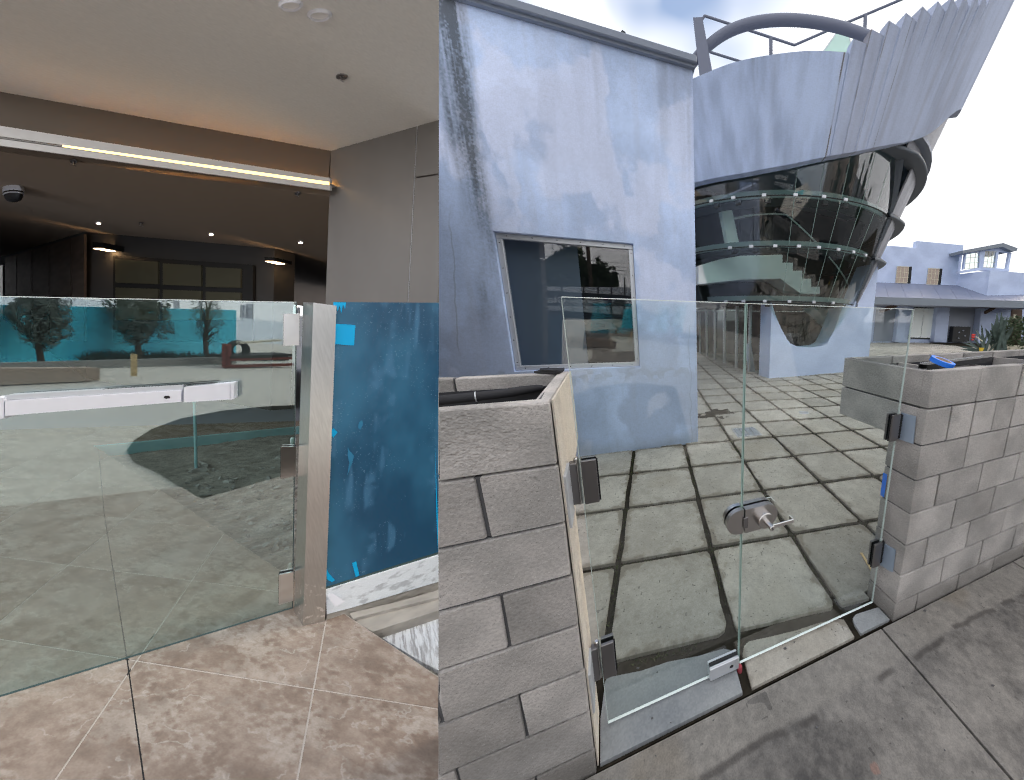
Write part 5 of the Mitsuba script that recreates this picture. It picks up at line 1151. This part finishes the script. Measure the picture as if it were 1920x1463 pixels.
def tree(name, label, base, up, height, spread, n, seed, crown0=.3, lf=.09, mt='mat_leaf_dark', group=None, kind='round'):
    r = np.random.default_rng(seed); k = thing(name, label, 'tree', group)
    a = unit(np.cross(up, [.3, .8, .1])); b = np.cross(up, a)
    tk = [tube([base, base + up * height * .3 + a * .03 * height, base + up * height * .75], [height * .022, height * .017, height * .006], 7)]
    cl_ = []
    for i in range(40 if kind == 'round' else 16):
        t = r.uniform(0, 6.28); z = r.uniform(crown0, .92)
        w = spread * (math.sin(math.pi * min(1, (z - crown0) / (1 - crown0) * .8 + .15)) if kind == 'round' else (1 - z) * 1.1 + .12) * (r.uniform(0, 1) ** .5 * .8 if kind == 'round' else r.uniform(.3, .9))
        c = base + up * height * z + (math.cos(t) * a + math.sin(t) * b) * w
        cl_.append((c, r.uniform(.2, .36) * spread if kind == 'round' else .3 * spread))
        tk.append(tube([base + up * height * (z * .75), c], [height * .008, height * .003], 5))
    add('trunk', cat(tk), 'mat_bark', k)
    if kind == 'round':                                       # leaves all through an uneven ellipsoid, thinned by noise into clumps and gaps
        hh = height * (1 - crown0) / 2; q = r.normal(0, 1, (n * 6, 3)); q /= np.linalg.norm(q, axis=1, keepdims=True); q *= r.uniform(0, 1, (n * 6, 1)) ** .38
        q *= (.35 + 1.35 * meshkit.fbm(q * 1.9 + seed * 7, 3, seed))[:, None]
        keep = meshkit.fbm(q * 4.2 + seed * 3, 3, seed + 1) > .49; q = q[keep][:n]; n = len(q)
        c = base + up * height * (crown0 + 1) / 2 + (q[:, :1] * a + q[:, 1:2] * b) * spread + q[:, 2:] * hh * up
    else:
        ci = r.integers(0, len(cl_), n); cc_ = np.array([cl_[i][0] for i in ci]); rr = np.array([cl_[i][1] for i in ci])[:, None]
        d = r.normal(0, 1, (n, 3)); d /= np.linalg.norm(d, axis=1, keepdims=True)
        c = cc_ + d * rr * r.uniform(.2, 1, (n, 1)) ** .5 * np.array([1, 1, 1.6])
    u = r.normal(0, 1, (n, 3)); u /= np.linalg.norm(u, axis=1, keepdims=True); v = np.cross(u, r.normal(0, 1, (n, 3))); v /= np.linalg.norm(v, axis=1, keepdims=True)
    s = r.uniform(.5, 1.3, (n, 1)) * lf
    V = np.stack([c - u * s, c + v * s * .5, c + u * s, c - v * s * .5], 1).reshape(-1, 3); i = np.arange(n)[:, None] * 4
    add('crown', trimesh.Trimesh(V, np.vstack([i + [0, 1, 2], i + [0, 2, 3]]), process=False), mt, k)
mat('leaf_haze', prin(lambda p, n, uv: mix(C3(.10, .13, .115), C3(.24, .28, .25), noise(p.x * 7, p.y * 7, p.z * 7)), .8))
def mtree(xb, yb, yt, w, seed, label, n=6000, c0=.25):
    V = virt(xb, yb); Tp = vtop(V, xb, yt); R = np.linalg.norm(vtop(V, xb + w / 2, (yb + yt) / 2) - vtop(V, xb - w / 2, (yb + yt) / 2)) / 2
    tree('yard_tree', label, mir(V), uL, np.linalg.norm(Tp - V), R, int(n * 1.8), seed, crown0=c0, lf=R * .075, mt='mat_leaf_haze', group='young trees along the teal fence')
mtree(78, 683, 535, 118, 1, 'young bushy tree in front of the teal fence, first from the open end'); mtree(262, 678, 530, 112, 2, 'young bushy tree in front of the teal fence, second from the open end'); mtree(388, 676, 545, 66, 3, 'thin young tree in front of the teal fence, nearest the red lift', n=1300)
r = np.random.default_rng(8); V_, F_ = [], []
for k in range(900):
    x = r.uniform(150, 540); V = virt(x, 676 + r.normal(0, .6)); hgt = r.uniform(.08, .30); t = mir(V); k0_ = len(V_)
    s = gd * r.uniform(.01, .02); tip = uL * hgt + gd * r.normal(0, .06); V_ += [t - s, t + s, t + tip]; F_.append([k0_, k0_ + 1, k0_ + 2])
add('reeds', trimesh.Trimesh(V_, F_, process=False), 'mat_leaf_grey', kind='stuff', label='low spiky plants growing along the foot of the teal fence', cat_='plants')
lw = thing('low_wall', 'low brown concrete wall at the edge of the yard', 'wall')
q = [mir(p) for p in (virt(-130, 728), virt(187, 714), vtop(virt(187, 714), 187, 690), vtop(virt(-130, 728), -130, 692))]
add('wall', poly(q, np.cross(unit(q[1] - q[0]), uL) * .15), 'mat_beige', lw)
lt = thing('red_lift', 'red low boom lift chassis with a coiled hose parked on the yard', 'lift')
def vbox(name, x0, y0, x1, y1, yt0, yt1, th, mt):
    a, b = virt(x0, 690), virt(x1, 688); P = [vtop(a, x0, y0), vtop(b, x1, y1), vtop(b, x1, yt1), vtop(a, x0, yt0)]; q = [mir(p) for p in P]
    add(name, poly(q, np.cross(unit(q[1] - q[0]), uL) * th), mt, lt)
mat('red_dull', prin((.21, .06, .05), .75))
vbox('lower_rail', 424, 690, 552, 686, 685, 681.5, .05, 'mat_red_dull'); vbox('upper_rail', 432, 677, 548, 674, 673, 670, .05, 'mat_red_dull'); vbox('end_post', 423, 690, 427, 690, 645, 645, .05, 'mat_red_dull'); vbox('end_post', 431, 690, 434, 690, 650, 650, .05, 'mat_red_dull'); vbox('cross_bar', 424, 650, 434, 650, 646, 646, .05, 'mat_red_dull')
vbox('boom', 455, 645, 530, 640, 642, 637, .12, 'mat_cream'); vbox('deck', 434, 672, 548, 669, 668, 664, .4, 'mat_rubber')
lv = virt(446, 686); lc = mir(vtop(lv, 446, 656)); rr_ = np.linalg.norm(vtop(lv, 446, 656) - vtop(lv, 446, 642))
th_ = np.linspace(0, 2 * np.pi, 25)
hd = unit(mir(virt(552, 686)) - mir(virt(424, 690)))
add('hose_coil', tube([lc + rr_ * (math.cos(t) * hd + math.sin(t) * uL) for t in th_], rr_ * .3, 8), 'mat_rubber', lt, smooth=40)
sv = virt(251, 705); tag(add('yard_stake', tube([mir(sv), mir(vtop(sv, 251, 664))], .03, 8), 'mat_wood_pale'), 'single pale wooden stake standing in the concrete yard', 'stake')
mat('skyline', prin((.62, .64, .68), .9)); mat('water', prin((.10, .17, .24), .15, .6))
wv = [mir(virt(x, y)) - uL * .6 for x, y in ((-150, 660), (900, 660), (1500, 630), (-700, 600))]
add('bay_water', fslab(sg.box(-60, -220, 160, -26.5), -1.2, .1), 'mat_water', kind='structure', label='grey blue bay water beyond the teal fence')
for i, (x0, x1, y) in enumerate(((168, 175, 563), (178, 188, 564.5), (190, 198, 561.5), (201, 207, 570), (325, 333, 564), (372, 376, 566), (450, 456, 572), (460, 472, 570))):
    d0, d1 = ray(x0, 590), ray(x1, 590); K = 600.0 / np.linalg.norm(d0)
    a, b = C + d0 * K, C + d1 * K; t0 = C + ray(x0, y) * K; hgt = (t0 - a) @ uL + 8
    q = [mir(p) for p in (a - uL * 8, b - uL * 8)]
    tag(add('skyline_tower', poly([q[0], q[1], q[1] + uL * hgt, q[0] + uL * hgt], np.cross(unit(q[1] - q[0]), uL) * 1), 'mat_skyline'), f'distant pale city tower across the bay, {ORD[i]} along the skyline', 'tower', 'skyline towers across the bay')
# glazier's truck, hedge trees, pole and wires across the street (mirrored in the stucco building's window and the drum)
wp0 = Wp(0, 0, -.09)
mw = lambda P: P - 2 * ((P - wp0) @ WN) * WN
VT = lambda x, y, d: pl(x, y, wp0 - WN * d, WN)
tk = thing('glass_truck', 'dark flatbed glass truck with pale lettering and racks parked across the street', 'truck')
mat('truck', prin((.03, .035, .05), .4, .5)); mat('pale_letter', prin((.9, .9, .9), .6))
D = 17.5
def vt_box(name, x0, y0, x1, y1, d, th, mt, par):
    P = [mw(VT(x0, y0, d)), mw(VT(x1, y0 + (x1 - x0) * .06, d)), mw(VT(x1, y1 + (x1 - x0) * .0, d)), mw(VT(x0, y1, d))]
    return add(name, poly(P, WN * th), mt, par)
vt_box('body', 950, 536, 1195, 640, D, 2.2, 'mat_truck', tk); vt_box('cab', 952, 517, 1010, 537, D + .2, 1.6, 'mat_truck', tk)
for y in (537, 541, 573, 577.5, 604, 620): vt_box('side_rail', 955, y, 1190, y + 2, D - .06, .05, 'mat_alu', tk)
for x in (1052, 1093, 1120, 1145, 1170): vt_box('rack_post', x, 520, x + 2.6, 588, D - .12, .06, 'mat_rubber', tk)
def mtext(s, x0, y0, x1, y1, hpx):
    a, b = mw(VT(x0, y0, D - .03)), mw(VT(x1, y1, D - .03)); hh = np.linalg.norm(VT(x0, y0 - hpx, D) - VT(x0, y0, D))
    m = meshkit.text_mesh(s, hh, .02, bold=True); w = m.bounds[1][0] - m.bounds[0][0]; m.vertices[:, 0] *= np.linalg.norm(b - a) / w
    ax = np.array([unit(b - a), EZ, np.cross(unit(b - a), EZ)]); add('lettering', place(m, a, ax), 'mat_pale_letter', tk)
mtext('Bandy Glass', 1133, 569, 1003, 567, 10); mtext('SINCE', 996, 557, 974, 556, 4.2); mtext('1948', 993, 565.5, 976, 564.5, 4.2)
for x in (985, 1150):
    c = mw(VT(x, 645, D - .02)); c[2] = .32; add('wheel', lathe([(1e-4, -.1), (.45, -.1), (.45, .12), (1e-4, .12)], c, WN, 24), 'mat_rubber', tk, smooth=30)
for i, (x, yt, w, d, c0, n) in enumerate(((985, 497, 44, 25, .12, 7000), (1012, 488, 40, 26, .12, 7000), (1045, 496, 40, 25, .12, 7000), (1075, 455, 74, 28, .42, 2600), (1105, 492, 40, 25, .12, 7000), (1140, 492, 46, 24, .12, 7000), (955, 470, 40, 29, .4, 600))):
    b = mw(VT(x, 600, d)); b[2] = -.1; tpz = mw(VT(x, yt, d))[2]; R = np.linalg.norm(VT(x + w / 2, 520, d) - VT(x - w / 2, 520, d)) / 2
    tree('street_tree', f'dark street tree across the road, {ORD[i]} from the left', b, EZ, tpz + .1, R, n, 40 + i, crown0=c0, lf=.24, group='trees across the road')
b = mw(VT(1114, 600, 22)); b[2] = -.1; tz = mw(VT(1108, 440, 22))
tag(add('utility_pole', tube([b, b * [1, 1, 0] + [0, 0, tz[2] + 1.2]], .13, 10), 'mat_bark', smooth=40), 'tall wooden utility pole across the road', 'pole')
for i, (y0, y1) in enumerate(((472, 496), (478, 504), (485, 510), (490, 518))):
    P = [mw(VT(x, y0 + (y1 - y0) * (x - 930) / 270 + 1.5 * math.sin((x - 930) / 270 * math.pi), 23)) for x in np.linspace(800, 1400, 14)]
    tag(add('overhead_wire', tube(P, .018, 5), 'mat_black'), f'sagging overhead wire across the road, {ORD[i]} from the top', 'wire', 'overhead wires')
rr2 = np.random.default_rng(77)
for i in range(9):
    x = 21 + rr2.random() * 4; y = -13 + i * 2.3 + rr2.normal(0, .4); hh = rr2.uniform(6.5, 11)
    tree('cypress', f'tall narrow dark cypress across the road, {ORD[i]} in the row', np.array([x, y, -.1]), EZ, hh, .75, 2200, 90 + i, crown0=.04, lf=.2, group='row of cypresses across the road', kind='cone')
for i, (x, w, h) in enumerate(((34, 7, 5.5), (46, 9, 7.5), (58, 10, 6.5), (-14, 9, 5))):
    hs = thing('street_house', f'beige house beyond the trees across the road, {ORD[i]} from the corner', 'house', 'houses across the road')
    add('wall', abox((x - w / 2, -30, -.1), (x + w / 2, -24, h)), 'mat_beige', hs)
    add('roof', hull([(x - w / 2 - .4, -23.6, h + .005), (x + w / 2 + .4, -23.6, h + .005), (x - w / 2 - .4, -30.4, h + .005), (x + w / 2 + .4, -30.4, h + .005), (x - w / 2, -27, h + 1.8), (x + w / 2, -27, h + 1.8)]), 'mat_wood_dark', hs)
    for k in range(3):
        for z in ((1.2, 2.6), (4.0, 5.2))[:1 + (h > 6)]: add('window', abox((x - w / 2 + w * (k + .3) / 3, -23.99, z[0]), (x - w / 2 + w * (k + .7) / 3, -23.95, z[1])), 'mat_dark_wall', hs)
used.discard('')
